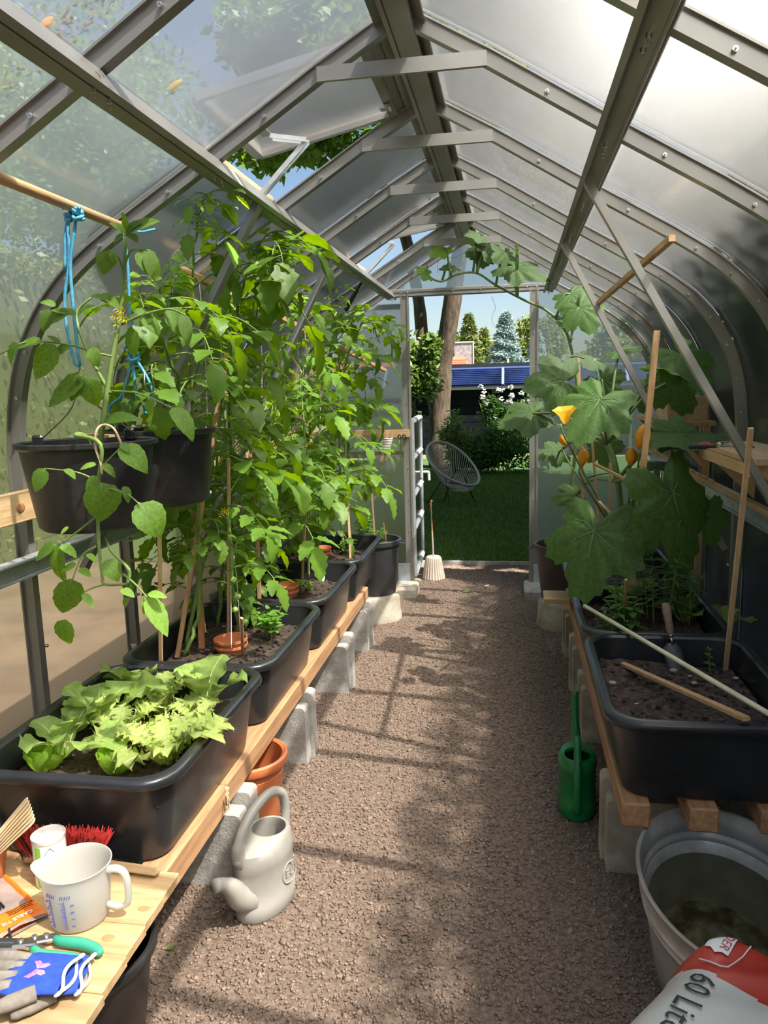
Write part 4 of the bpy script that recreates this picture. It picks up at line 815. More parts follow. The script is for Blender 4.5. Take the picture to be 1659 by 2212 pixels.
for a0, s_ in ((255, -1), (300, 1)):
    for k in range(4): jl(a0-12 if s_ < 0 else a0-4, .02+.016*k, a0-7 if s_ < 0 else a0+2, .021+.016*k, .0013)
m.build('scale_marks', BL, jb_)
# can
t = thing('scatter_can', 'white cardboard shaker can with green stripes on the plank table', 'can', (-.716, 1.402, TZ)); m = MB(); m.lathe([(.034, 0), (.0345, .002), (.0345, .105)], 28, cap0=True); cb_ = m.build('body', MATS['white'], t, 40); m = MB(); m.lathe([(.0355, .103), (.036, .106), (.036, .112), (.033, .114), (.031, .111), (.001, .111)], 28); m.build('lid', MATS['white_dirty'], t, 40)
GN = mat('print_green', (.22, .55, .05), rough=.5); m = MB()
for a0, a1, z0, z1 in ((248, 272, .004, .098), (205, 240, .03, .033), (205, 240, .06, .063), (222, 226, .01, .09)): m.loft([[V((math.cos(math.radians(a))*.0349, math.sin(math.radians(a))*.0349, z)) for a in [a0+(a1-a0)*i/6 for i in range(7)]] for z in (z0, z1)], False)
m.build('green_print', GN, cb_); m = MB(); m.tube([V((math.cos(math.radians(a))*.035, math.sin(math.radians(a))*.035, z)) for a, z in ((290, .07), (290, .08), (284, .079), (305, .096), (326, .08), (318, .08), (318, .07))], .0007, 4); m.build('house_print', MATS['black'], cb_)
# brush
t = thing('hand_brush', 'hand brush with dense red bristles lying behind the measuring jug', 'brush', (-.725, 1.464, TZ), rz=math.radians(3)); m = MB(); m.box((0, 0, .014), (.19, .042, .026), bev=.01); m.box((.165, -.022, .010), (.15, .026, .018), Matrix.Rotation(-.14, 3, 'Z'), bev=.008); m.build('handle', MATS['pine_x'], t); r_ = random.Random(4); m = MB(); m2 = MB()
for i in range(900):
    x, y = r_.uniform(-.085, .085), r_.uniform(-.018, .018); p = V((x, y, .02)); e = p+V((x*.28+r_.uniform(-.008, .008), y*.5+r_.uniform(-.008, .008), r_.uniform(.045, .062))); (m if i % 6 else m2).add([p+V((.0008, 0, 0)), p-V((.0008, 0, 0)), e-V((.0009, 0, 0)), e+V((.0009, 0, 0))], [(0, 1, 2, 3)])
o = m.build('red_bristles', mat('bristle_red', (.45, .02, .02), (.62, .06, .05), rough=.5, scale=40), t); o['kind'] = 'stuff'; o = m2.build('dark_bristles', MATS['black'], t); o['kind'] = 'stuff'
# cable tie packet
t = thing('cable_tie_packet', 'orange plastic packet of cable ties lying on the plank table', 'packet', tuple(at(45, 1965, Z=TZ)+V((-.022, -.020, 0))), rz=math.radians(-32)); OR = mat('packet_orange', (.80, .16, .01), (.85, .20, .02), rough=.35, scale=5); CL = mat('packet_clear', (.20, .15, .13), (.36, .28, .25), rough=.25, scale=12)
def packet(x0, x1, y0, y1, mt, name, z=.004):
    m = MB(); n = 8; vs_ = []
    for i in range(n+1):
        for j in range(n+1): a, b_ = i/n, j/n; vs_.append((x0+(x1-x0)*a, y0+(y1-y0)*b_, z+.010*math.sin(math.pi*b_)*1+.0015*math.sin(17*a+9*b_)))
    m.add(vs_, [(i*(n+1)+j, (i+1)*(n+1)+j, (i+1)*(n+1)+j+1, i*(n+1)+j+1) for i in range(n) for j in range(n)]); m.add([(x0, y0, .001), (x1, y0, .001), (x1, y1, .001), (x0, y1, .001)], [(3, 2, 1, 0)]); return m.build(name, mt, t, True)
packet(-.12, .012, -.055, .055, CL, 'clear_window'); ob_ = packet(.01, .068, -.058, .058, OR, 'orange_band', .0042); packet(.067, .077, -.055, .055, CL, 'clear_end'); packet(-.12, .012, .045, .057, OR, 'orange_edge', .0042)
me = textmesh('CABLE TIE', .0135, MATS['white']); inst('lettering', me, ob_, Matrix.Translation((.050, .005, .0155)) @ Matrix.Rotation(-math.pi/2, 4, 'Z'))
m = MB()
for k in range(3): m.tube([(.018+.006*k+.002*math.sin(i), -.004+.05*i/7-.0, .0165-.0006*i*.6) for i in range(8)], .0007, 4)
m.build('printed_waves', MATS['black'], ob_); m = MB()
for k in range(5): m.tube([(-.11, -.03+.008*k, .018), (-.0, -.028+.007*k, .0185)], .0022, 5)
m.tube([(.07, -.02, .016), (.094, -.026, .008)], .0022, 5); m.build('cable_ties', MATS['black'], t)
# snips
t = thing('tin_snips', 'pair of snips with green handles lying open on the plank table', 'snips', tuple(at(80, 2045, Z=TZ)), rz=math.radians(3)); GH = mat('snips_green', (.03, .26, .17), (.05, .33, .22), rough=.35, scale=10)
for P_, n_ in (([(.03, .012, .010), (.05, .004, .011), (.09, .0, .012), (.13, -.012, .011), (.140, -.022, .010)], 0), ([(.0, -.016, .009), (.03, -.032, .010), (.075, -.036, .010), (.11, -.040, .010), (.125, -.052, .009)], 1)): m = MB(); pts = catmull(P_, 4); m.tube(pts, [.0075+.0035*math.sin(math.pi*i/(len(pts)-1)) for i in range(len(pts))], 8, flat=.8); m.build('grip', GH, t, True)
m = MB(); m.box((.008, .008, .009), (.06, .022, .010), Matrix.Rotation(.35, 3, 'Z'), bev=.003); m.box((-.02, -.004, .009), (.05, .026, .011), Matrix.Rotation(.2, 3, 'Z'), bev=.004); m.box((.0, -.012, .008), (.05, .012, .008), Matrix.Rotation(-.2, 3, 'Z')); m.build('linkage', MATS['steel'], t)
m = MB()
for x, y in ((-.03, -.004), (-.008, .008), (.012, .014)): m.lathe([(.006, .012), (.006, .017), (.003, .018)], 10, (x, y, 0), cap1=True)
m.build('rivets', MATS['bolt'], t)
m = MB(); m.box((-.085, -.018, .008), (.11, .020, .006), Matrix.Rotation(.14, 3, 'Z'), bev=.002); m.box((-.085, -.004, .011), (.11, .014, .005), Matrix.Rotation(.06, 3, 'Z'), bev=.002); m.build('blades', MATS['steel'], t)
# gloves
GB = mat('glove_blue', (.012, .045, .30), (.02, .07, .40), rough=.85, scale=60, bump=.2, bscale=200); GG = mat('glove_grey', (.16, .14, .12), (.24, .21, .18), rough=.9, scale=50); PK = mat('butterfly_pink', (.85, .10, .30), (.9, .35, .55), rough=.7, scale=60)
def glove(label, loc, rz, lift, fold, bf):
    t = thing('garden_glove', label, 'glove', loc, rz=rz, group='blue gardening gloves')
    R = []
    for x, w_, h in ((.0, .046, .016), (-.02, .047, .018), (-.05, .050, .018), (-.08, .052, .016), (-.10, .048, .014), (-.112, .04, .010)): R.append([V((x, math.cos(2*math.pi*j/20)*w_, lift+.009+math.sin(2*math.pi*j/20)*h*.55)) for j in range(20)])
    m = MB(); m.loft(R[::-1], True, True, False); gk_ = m.build('back', GB, t, True)
    for k, (y, l) in enumerate(((-.036, .062), (-.013, .075), (.012, .078), (.035, .066))): m = MB(); m.tube(catmull([(-.09, y*.9, lift+.009), (-.125, y*1.05, lift+.010), (-.105-l, y*1.15, lift+.006)], 3), [.0125]*5+[.0115, .008], 8, flat=.7); m.build('finger', GG, t, True)
    m = MB(); m.tube(catmull([(-.04, -.04, lift+.007), (-.075, -.065, lift+.007), (-.10, -.08, lift+.006)], 3), [.014]*4+[.012]*2+[.008], 8, flat=.7); m.build('thumb', GG, t, True)
    m = MB(); c_ = [V((.002+.006*math.sin(3*2*math.pi*j/40), math.cos(2*math.pi*j/40)*.047, lift+.009+math.sin(2*math.pi*j/40)*.011)) for j in range(41)]; m.tube(c_, .0032, 6, False); m.build('cuff_trim', MATS['white'], gk_, True)
    if bf:
        m = MB(); z = lift+.0195
        for s_ in (1, -1): m.add([(-.058, s_*.001, z), (-.064, s_*.010, z-.0002), (-.072, s_*.019, z-.0008), (-.062, s_*.021, z-.0010), (-.054, s_*.014, z-.0005), (-.051, s_*.002, z)], [(0, 1, 2, 3, 4, 5)]); m.add([(-.053, s_*.002, z), (-.052, s_*.012, z-.0003), (-.043, s_*.015, z-.0006), (-.037, s_*.010, z-.0003), (-.043, s_*.003, z)], [(0, 1, 2, 3, 4)])
        m.build('butterfly_print', PK, gk_)
glove('blue gardening glove with white cuff and pink butterfly print, lying on top', tuple(at(150, 2118, Z=TZ+.024)), math.radians(6), .003, 0, True)
glove('blue gardening glove with grey palm lying beneath the other glove', tuple(at(184, 2120, Z=TZ)), math.radians(14), .0065, 0, False)
# terracotta pot with wooden labels, knife
t = thing('tool_pot', 'small terracotta pot holding a bundle of wooden plant sticks and a knife', 'pot', (-.870, 1.388, TZ)); m = MB(); m.lathe([(.038, 0), (.048, .06), (.052, .062), (.054, .085), (.048, .085), (.044, .06), (.034, .006)], 28, cap0=True, cap1=True); m.build('body', MATS['terracotta'], t, 40)
sb_ = V((-.882, 1.387, TZ+.022)); tip_ = at(78, 1750, Y=1.385); sd = (tip_-sb_).normalized(); sn = V((.95, .45, 0)); sn = (sn-sd*sn.dot(sd)).normalized(); sw = sn.cross(sd)
for k in range(7):
    o_ = thing('plant_stick', 'flat wooden plant stick, number %s of the fanned bundle counted from the jug' % ['one', 'two', 'three', 'four', 'five', 'six', 'seven'][k], 'stick', sb_-sn*.0036*k, group='wooden plant sticks in the tool pot'); Ls = (tip_-sb_).length
    R = [rrect(.018, .002, .0009, 0, 2), rrect(.018, .002, .0009, Ls-.012, 2), rrect(.015, .002, .0009, Ls-.005, 2), rrect(.009, .002, .0009, Ls, 2)]; m = MB(); m.loft(R, True, True, True); o = m.build('blade', MATS['pale_wood'], o_); dk = Matrix.Rotation(.035*(3-k), 3, sn) @ sd; o.matrix_basis = Matrix((sn.cross(dk), sn, dk)).transposed().to_4x4()
kn = thing('folding_knife', 'grey and yellow tool handle standing in the small terracotta pot', 'tool', V((-.868, 1.358, TZ+.018))); m = MB(); m.tube([(0, 0, 0), (-.006, -.006, .09)], .0085, 8, flat=.6); m.build('grip', mat('grey_grip', (.06, .08, .10), rough=.5), kn, True); m = MB(); m.lathe([(.017, -.004), (.018, 0), (.017, .004), (.007, .004), (.007, -.004), (.017, -.004)], 20, (-.004, -.002, .125), M=Matrix.Rotation(math.pi/2, 3, 'X')); m.tube([(-.006, -.006, .085), (-.005, -.004, .112)], .006, 6); m.build('yellow_ring', mat('yellow_plastic', (.75, .55, .02), rough=.4), kn, 40)
# ================================================================== leaf meshes (base at origin, blade along +Y, upper side +Z)
def blade(mb, base, d, up, L, W, n=8, tooth=.16, curl=.25, fold=.25, wav=0, r=None, shape=.8, slot=0, twist=0):
    y = V(d).normalized(); x = y.cross(V(up)); x.normalize(); z = x.cross(y); base = V(base); vs_ = []; mb.cur = slot
    for i in range(n+1):
        t = i/n; w_ = W*.5*math.sin(math.pi*min(1, t**shape*.97+.03))**.8*(1 if i % 2 else 1-tooth); a = curl*t*t; c = base+y*(L*t*(1-.25*abs(a)))-z*(L*a*.55)
        if i in (0, n): w_ = W*.015
        q = wav*math.sin(i*1.9+(r.uniform(0, 6) if r else 0)); xx = x*math.cos(twist*t)+z*math.sin(twist*t)
        for s_ in (-1, -.5, 0, .5, 1): vs_.append(c+xx*(w_*s_)+z*(abs(s_)*w_*fold*(1-.55*abs(s_))*1.3+(q*W*.5*s_ if abs(s_) == 1 else 0)))
    F = [(i*5+j, i*5+j+1, (i+1)*5+j+1, (i+1)*5+j) for i in range(n) for j in range(4)]; mb.add(vs_, F)
def tomato_leaf(seed, pairs=3, L=.20, broad_=False):
    r = random.Random(seed); mb = MB(); P = []
    for i in range(9): t = i/8; P.append(V((.02*math.sin(t*3+seed), L*t*(1-.18*t), L*(.22*math.sin(t*2.2)-.42*t*t))))
    mb.cur = 1; mb.tube(P, [.0026-.0014*i/8 for i in range(9)], 5)
    def at_(t): k = min(7, int(t*8)); f = t*8-k; return P[k].lerp(P[k+1], f), (P[k+1]-P[k]).normalized()
    p, d = at_(1); blade(mb, p, d+V((0, 0, -.35)), (0, .2, 1), L*r.uniform(.42, .52), L*r.uniform(.26, .32), 9, .24, r.uniform(.2, .7), .3, .06, r, .75)
    for k in range(pairs):
        t = .38+.5*k/max(1, pairs-1)+r.uniform(-.03, .03)
        for s_ in (-1, 1):
            p, d = at_(min(.97, t+r.uniform(-.03, .03))); sd = V((s_*1.0, .55, -.25+r.uniform(-.25, .2))).normalized(); l = L*(.26+.12*k/max(1, pairs-1))*r.uniform(.85, 1.15)
            mb.cur = 1; mb.tube([p, p+sd*.012], .0012, 4); blade(mb, p+sd*.010, sd, (0, .1, 1), l, l*r.uniform(.55, .7), 8, .26, r.uniform(.15, .8), .3, .06, r, .72)
    for k in range(3):
        t = .3+.2*k+r.uniform(-.05, .05); s_ = r.choice((-1, 1)); p, d = at_(t); sd = V((s_, .4, -.1)).normalized(); blade(mb, p, sd, (0, 0, 1), L*.11, L*.07, 5, .1, .2, .2)
    return mb
def leafmesh(mb, name, m0, m1='stem'): return mb.mesh(name, [MATS[m0], MATS[m1]], True)
TL = [leafmesh(tomato_leaf(s_, 3 if s_ % 3 else 2), 'tomato_leaf', 'tomato_leaf') for s_ in range(8)]; TLY = [leafmesh(tomato_leaf(30+s_, 2, .12), 'young_tomato_leaf', 'tomato_leaf_young') for s_ in range(4)]
def simple(seed, wr=.62, tooth=.05, curl=.4, name='leaf', mt='tomato_leaf', n=10, wav=.03, shape=.7, fold=.28):
    r = random.Random(seed); mb = MB(); blade(mb, (0, 0, 0), (0, 1, .05), (0, 0, 1), 1, wr, n, tooth, curl, fold, wav, r, shape); mb.cur = 1; mb.tube([(0, .9*i/6, .004-.55*curl*(.9*i/6)**2+.0) for i in range(7)], [.012-.0015*i for i in range(7)], 4); return leafmesh(mb, name, mt)
PL = [simple(s_, .6+.05*(s_ % 3), .06, (.25, .5, .75)[s_ % 3], 'broad_tomato_leaf') for s_ in range(6)]; PLY = [simple(40+s_, .55, .08, (.2, .5)[s_ % 2], 'broad_tomato_leaf', 'tomato_leaf_young') for s_ in range(3)]
BSL = [simple(60+s_, .55, .02, (.15, .4)[s_ % 2], 'basil_leaf', 'basil', 6, 0) for s_ in range(3)]; HBL = [simple(70+s_, .26, .03, (.2, .5, .35)[s_ % 3], 'herb_leaf', 'herb', 6, 0, .6) for s_ in range(3)]; HBW = [simple(75+s_, .5, .03, .3, 'herb_leaf', 'herb', 6, 0, .7) for s_ in range(2)]
def lf(plant, me, base, tip, up=None, wid=1, name='leaf', nl=1.0):
    """leaf of plant from world point base to tip; mesh length nl"""
    d = V(tip)-V(base); L = d.length/nl; o = inst(name, me, plant); o.matrix_basis = frame(V(base)-V(plant.location), d, up or (0, 0, 1), (L*wid, L, L)); return o
# ------------------------------------------------------------------ tomato plants
def roof_z(x):
    x = abs(x)
    for a, b in zip(PROF, PROF[1:]):
        if a.x <= x <= b.x: return a.z+(b.z-a.z)*(x-a.x)/max(1e-6, b.x-a.x)
    return -1
def pull(p, clear=.085):
    """bring a point of a plant under the roof sheets, along the line of sight it was measured on"""
    p = V(p)
    for k in range(80):
        if p.z < roof_z(p.x)-clear and p.y < YG-.10: break
        p = p+(CAM-p)*.008
    return p
def keep_in(p, d, L):
    d = V(d)
    for k in range(6):
        w = p+d*L
        if w.z < roof_z(w.x)-.06 and w.y < YG-.08: return d
        d = (d+V((.35 if w.x < 0 else -.35, -.1, -.25))).normalized()
    return d
def tomato(label, path, nleaf, size, seed, bare=.1, trusses=1, fruit=0, young=5, lmul=1.0, group='tomato plants in the left tubs', both=None):
    r = random.Random(seed); path = [path[0]]+[pull(q) for q in path[1:]]; P = catmull(path, 6); base = V(path[0]); t = thing('tomato_plant', label, 'tomato plant', base, group=group); Q = [p-base+V((r.uniform(-.006, .006), r.uniform(-.006, .006), 0)) for p in P]
    m = MB(); N_ = len(Q); m.tube(Q, [.0085-.0055*i/(N_-1) for i in range(N_)], 7); m.build('stem', MATS['stem'], t, True)
    def pos(u): k = min(N_-2, int(u*(N_-1))); f = u*(N_-1)-k; return Q[k].lerp(Q[k+1], f), (Q[k+1]-Q[k]).normalized()
    a = r.uniform(0, 6.28)
    for k in range(nleaf):
        u = bare+(1-bare)*(k+.5)/nleaf; p, d = pos(min(.995, u)); a += 2.4+r.uniform(-.5, .5); el = r.uniform(-.35, .45)+(.5 if u > .9 else 0); dr = V((math.cos(a), math.sin(a)*.8, el)).normalized(); sc = size/.2*r.uniform(.75, 1.2)*(1-.35*max(0, u-.7)/.3)*(.75+.5*min(1, u*2.5)); me = TLY[k % 4] if u > .93 else TL[(k+seed) % 8]
        dr = keep_in(base+p, dr, .22*sc)
        inst('leaf', me, t, frame(p, dr, (0, 0, 1), sc))
    for k in range(young): p, d = pos(.9+.1*k/young); b = r.uniform(0, 6.28); inst('leaf', TLY[k % 4], t, frame(p, keep_in(base+p, V((math.cos(b), math.sin(b), 1.1)).normalized(), .1), (0, 0, 1), size/.2*r.uniform(.5, .9)))
    for k in range(trusses):
        p, d = pos(r.uniform(.35, .8)); b = r.uniform(-.6, .6)-1.2; e = p+V((math.cos(b)*.05, math.sin(b)*.05, .01)); m = MB(); m.tube([p, p.lerp(e, .5)+V((0, 0, .012)), e], .0015, 4); ts_ = m.build('truss_stalk', MATS['stem'], t); m = MB()
        for q in range(3):
            c = e+V((r.uniform(-.015, .015), r.uniform(-.015, .015), r.uniform(-.015, .012)))
            for j in range(5): g = 2*math.pi*j/5; n_ = c+V((math.cos(g)*.012, -.006, math.sin(g)*.012)); m.add([c+V((math.cos(g+.5)*.003, 0, math.sin(g+.5)*.003)), n_, c+V((math.cos(g-.5)*.003, 0, math.sin(g-.5)*.003))], [(0, 1, 2)])
        m.build('flower_truss', MATS['yellow_flower'], ts_)
    for k in range(fruit):
        p, d = pos(.08+.05*k+.03); c = p+V((.025+r.uniform(-.02, .02), -.03, -.01)); m = MB(); m.sphere(c, .0125, 12, 8, (1, 1, .92)); m.tube([p, c+V((0, 0, .012))], .0012, 4); m.build('green_tomato', MATS['green_tomato'], t, True)
    return t
def _dummy(): pass
def up_path(b, top, mid=None): b = V(b); top = V(top); m1 = b.lerp(top, .33)+V((.02, .01, 0)); m2 = b.lerp(top, .68)+V((-.015, .015, 0)); return [b, m1, m2, top]
tp1 = tomato('tall tomato plant rooted beside the slanting stake in the tub behind the lettuces', [at(398, 1418, Z=.47), at(430, 1310, X=-.84), at(425, 1050, X=-.80), at(415, 800, X=-.77), at(415, 560, X=-.74), at(440, 425, X=-.72)], 29, 0.221, 1, .28, 1, 0)
tp2 = tomato('bushy tomato plant with small green fruit beside the saucers and basil', [at(520, 1385, Z=.47), at(500, 1250, X=-.68), at(495, 1050, X=-.70), at(485, 860, X=-.72), at(500, 700, X=-.74)], 22, 0.17, 2, .26, 1, 4)
tomato('tomato plant against the left wall behind the hanging buckets', up_path((-.93, 2.62, .47), at(520, 640, X=-.79)), 29, 0.234, 3, .12)
tomato('tomato plant whose tip hangs over the roof purlin beside the vent opener', [(-.88, 3.05, .47), (-.86, 3.0, 1.0), (-.82, 2.95, 1.5), (-.74, 2.90, 1.78), (-.66, 2.84, 1.88), (-.61, 2.80, 1.89), (-.59, 2.77, 1.82)], 32, 0.247, 4, .15)
tomato('tomato plant tied to a stake beside the white label', [at(672, 1255, Z=.47)-V((0, .07, 0)), at(664, 1080, X=-.66), at(655, 900, X=-.68), at(650, 700, X=-.70)], 26, 0.19, 5, .32, 1)
tomato('tomato plant against the wall in the tub with the white label', up_path((-.92, 3.45, .47), at(640, 640, X=-.84)), 29, 0.234, 6, .12)
tomato('tomato plant growing straight up to the roof in the tub beside the round pot', [at(760, 1205, Z=.47), at(748, 1050, X=-.64), at(740, 850, X=-.66), at(715, 630, X=-.72)], 29, 0.221, 7, .3)
tomato('leaning tomato plant whose shoots reach towards the door', [(-.68, 4.28, .47), at(735, 1000, X=-.74), at(745, 800, X=-.70), at(790, 690, X=-.53), at(822, 740, X=-.47)], 26, 0.234, 8, .2)
tomato('rear tomato plant against the wall near the gable', up_path((-.95, 4.25, .47), at(730, 680, X=-.88)), 26, 0.234, 9, .12)
tomato('low bushy tomato plant near the wall behind the second saucer stack', up_path((-.90, 2.86, .47), (-.84, 2.8, 1.25)), 18, 0.2, 10, .2, 1)
tomato('short leafy tomato plant in the middle of the tub with the white label', up_path((-.84, 3.4, .47), (-.78, 3.35, 1.35)), 23, 0.221, 11, .12)
tomato('tomato plant in the middle of the tub next to the round pot', up_path((-.74, 3.86, .47), (-.72, 3.8, 1.45)), 23, 0.221, 12, .15)
# ------------------------------------------------------------------ hanging buckets, rod and their plants
RODX, RODZ = -.77, 1.868
m = MB(); m.tube([(0, -1.0, 0), (0, .09, 0)], .0125, 14); o = m.build('hanging_rod', MATS['lath_y'], None, True); o.location = (RODX, 2.0, RODZ); tag(o, 'round wooden rod under the left roof carrying the buckets', 'rod')
def hbucket(label, c, rt, rb, h, hide=False):
    t = thing('hanging_bucket', label, 'bucket', c, group='hanging black buckets'); m = MB(); m.lathe([(rb*.93, 0), (rb, .008), (rb*1.01, .012), (rt*.97, h-.02), (rt*1.0, h-.018), (rt*1.045, h-.012), (rt*1.045, h-.002), (rt*1.0, h), (rt*.96, h-.004), (rb*.95, .012)], 48, sx=1, sy=.94, cap0=True, cap1=True); m.build('body', MATS['black_plastic_dusty'], t, 40)
    m = MB(); m.lathe([(rt*.9, h-.05), (rt*.4, h-.045), (.004, h-.05)], 32, sy=.94); m.build('soil', MATS['soil'], t, True)
    for s_ in (-1, 1): m = MB(); m.box((s_*rt*.25, rt*.9*0+s_*rt*.84, h+.006), (.03, .012, .035), bev=.005); m.build('handle_lug', MATS['black_plastic'], t)
    return t
b1 = at(172, 1118, X=-.80); B1 = V((-.80, 1.84, b1.z*0+1.075)); B2 = V((-.775, 2.20, 1.085))
hb1 = hbucket('black hanging bucket with the trailing plant in front of it', B1, .172, .135, .225); hb2 = hbucket('black hanging bucket behind the other, on the second blue rope', B2, .165, .14, .225)
def rope(name, label, strands, knots, loc):
    t = thing(name, label, 'rope', loc, group='blue twine slings')
    for S_ in strands: m = MB(); m.tube(catmull([p-V(loc) for p in S_], 5), .0042, 6, flat=.6); m.build('strand', MATS['blue_twine'], t, True)
    for k, r_ in knots:
        m = MB(); r0 = random.Random(3); pts = [V((math.cos(a*1.7)*r_*.8, math.sin(a*2.3)*r_*.7, math.sin(a*1.1)*r_)) for a in [i*.45 for i in range(28)]]; m.tube([V(k)-V(loc)+p for p in pts], .0045, 6); m.build('knot', MATS['blue_twine'], t, True)
    return t
Yr1, Yr2 = 1.83, 2.06; q1 = lambda x, y: at(x, y, Y=Yr1-.02); q2 = lambda x, y: at(x, y, Y=Yr2)
rope('blue_rope', 'faded blue twine loop knotted on the rod over the trailing plant', [[V((RODX, Yr1, RODZ+.012)), q1(147, 480), q1(150, 560), q1(140, 640), q1(143, 700), q1(160, 780), q1(172, 792)], [V((RODX, Yr1+.01, RODZ+.012)), q1(162, 490), q1(152, 570), q1(158, 660), q1(166, 740), q1(173, 790)], [V((RODX-.01, Yr1, RODZ)), q1(142, 500), q1(140, 585)], [q1(135, 452), q1(147, 440), q1(158, 447)]], [(q1(167, 462), .014), (q1(147, 470), .008)], q1(172, 792))
rope('blue_rope', 'bright blue twine with a big knot above the rear hanging bucket', [[V((RODX, Yr2, RODZ+.012)), q2(275, 560), q2(280, 660), q2(287, 750)], [q2(287, 770), q2(265, 850), q2(238, 878), q2(228, 915)], [q2(287, 770), q2(292, 840), q2(298, 880), q2(290, 918)], [q2(290, 770), q2(318, 815), q2(330, 850), q2(322, 895)], [V((RODX, Yr2, RODZ+.014)), q2(300, 500), q2(335, 495)]], [(q2(288, 768), .016), (q2(318, 885), .010)], q2(288, 780))
def wirehook(label, pts): base = V(pts[0]); m = MB(); m.tube(catmull([V(p)-base for p in pts], 5), .0022, 5); o = m.build('bucket_wire', MATS['wire'], None, True); o.location = base; tag(o, label, 'wire', 'bucket wire handles')
wirehook('bent wire handle of the front hanging bucket', [B1+V((-.15, .04, .23)), q1(155, 880), q1(172, 795), q1(190, 825), q1(205, 870), B1+V((.09, .10, .23))]); wirehook('bent wire handle of the rear hanging bucket', [q2(262, 905), q2(268, 850), q2(285, 795), q2(310, 800), q2(322, 850), B2+V((.05, .1, .24))])
def stick(name, label, a, b, w_, th, mt, group=None, cat='stick', up=(0, 0, 1)):
    a, b = V(a), V(b); m = MB(); m.bar((0, 0, 0), b-a, w_, th, up=up); o = m.build(name, MATS[mt]); o.location = a; return tag(o, label, cat, group)
stick('bucket_crosspiece', 'small flat wooden piece lying across the rim of the front hanging bucket', B1+V((-.05, .06, .236)), B1+V((.06, .02, .234)), .02, .006, 'pine_x'); stick('bucket_crosspiece', 'small flat wooden piece lying across the rim of the rear hanging bucket', B2+V((-.06, -.06, .236)), B2+V((.06, -.03, .240)), .02, .006, 'pine_x')
# trailing potato-leaf plant
hp = thing('tomato_plant', 'broad-leaved tomato plant growing up and trailing out of the front hanging bucket', 'tomato plant', B1+V((.04, -.02, .18)), group='tomato plants in the hanging buckets'); hb = V(hp.location)
def hstem(P, r=.005, nm='stem'): m = MB(); pts = catmull([V(p)-hb for p in P], 5); m.tube(pts, [r*(1-.5*i/len(pts)) for i in range(len(pts))], 7); m.build(nm, MATS['stem'], hp, True)
hstem([hb, at(222, 915, Y=1.80), at(240, 790, Y=1.82), at(262, 660, Y=1.84), at(272, 505, Y=1.86)], .0085); hstem([at(243, 770, Y=1.82), at(200, 760, Y=1.80), at(150, 745, Y=1.76), at(60, 738, Y=1.72), at(0, 765, Y=1.68)], .003); hstem([at(238, 850, Y=1.81), at(190, 760, Y=1.84), at(165, 680, Y=1.88), at(200, 640, Y=1.9)], .005)
hstem([at(267, 590, Y=1.85), at(255, 555, Y=1.83), at(235, 540, Y=1.8)], .003); hstem([at(270, 570, Y=1.85), at(285, 540, Y=1.84), at(320, 540, Y=1.82)], .003); hstem([at(263, 700, Y=1.84), at(310, 680, Y=1.82), at(365, 668, Y=1.80), at(400, 680, Y=1.78)], .004); hstem([at(240, 845, Y=1.82), at(300, 850, Y=1.78), at(370, 880, Y=1.74)], .003)
hstem([hb+V((.02, -.06, .02)), V((hb.x+.03, 1.715, 1.318)), V((hb.x+.035, 1.668, 1.322)), at(217, 960, Y=1.640), at(212, 1050, Y=1.65), at(212, 1150, Y=1.65), at(220, 1240, Y=1.65), at(228, 1262, Y=1.65), at(275, 1262, Y=1.66)], .006); hstem([at(218, 1010, Y=1.65), at(262, 965, Y=1.64)], .0025); hstem([at(212, 1040, Y=1.65), at(165, 1020, Y=1.64), at(97, 1012, Y=1.64)], .0025); hstem([at(215, 1050, Y=1.65), at(270, 1065, Y=1.63), at(305, 1092, Y=1.62)], .0025); hstem([at(206, 1118, Y=1.65), at(165, 1150, Y=1.64), at(135, 1172, Y=1.63)], .003); hstem([at(208, 1180, Y=1.65), at(178, 1200, Y=1.64), at(155, 1255, Y=1.62)], .003); hstem([at(228, 1262, Y=1.65), at(200, 1270, Y=1.64), at(175, 1283, Y=1.64)], .0025); hstem([at(265, 1240, Y=1.66), at(290, 1260, Y=1.64), at(318, 1290, Y=1.62)], .003); hstem([at(275, 1262, Y=1.66), at(278, 1230, Y=1.70), at(240, 1190, Y=1.75), at(225, 1150, Y=1.78)], .005)
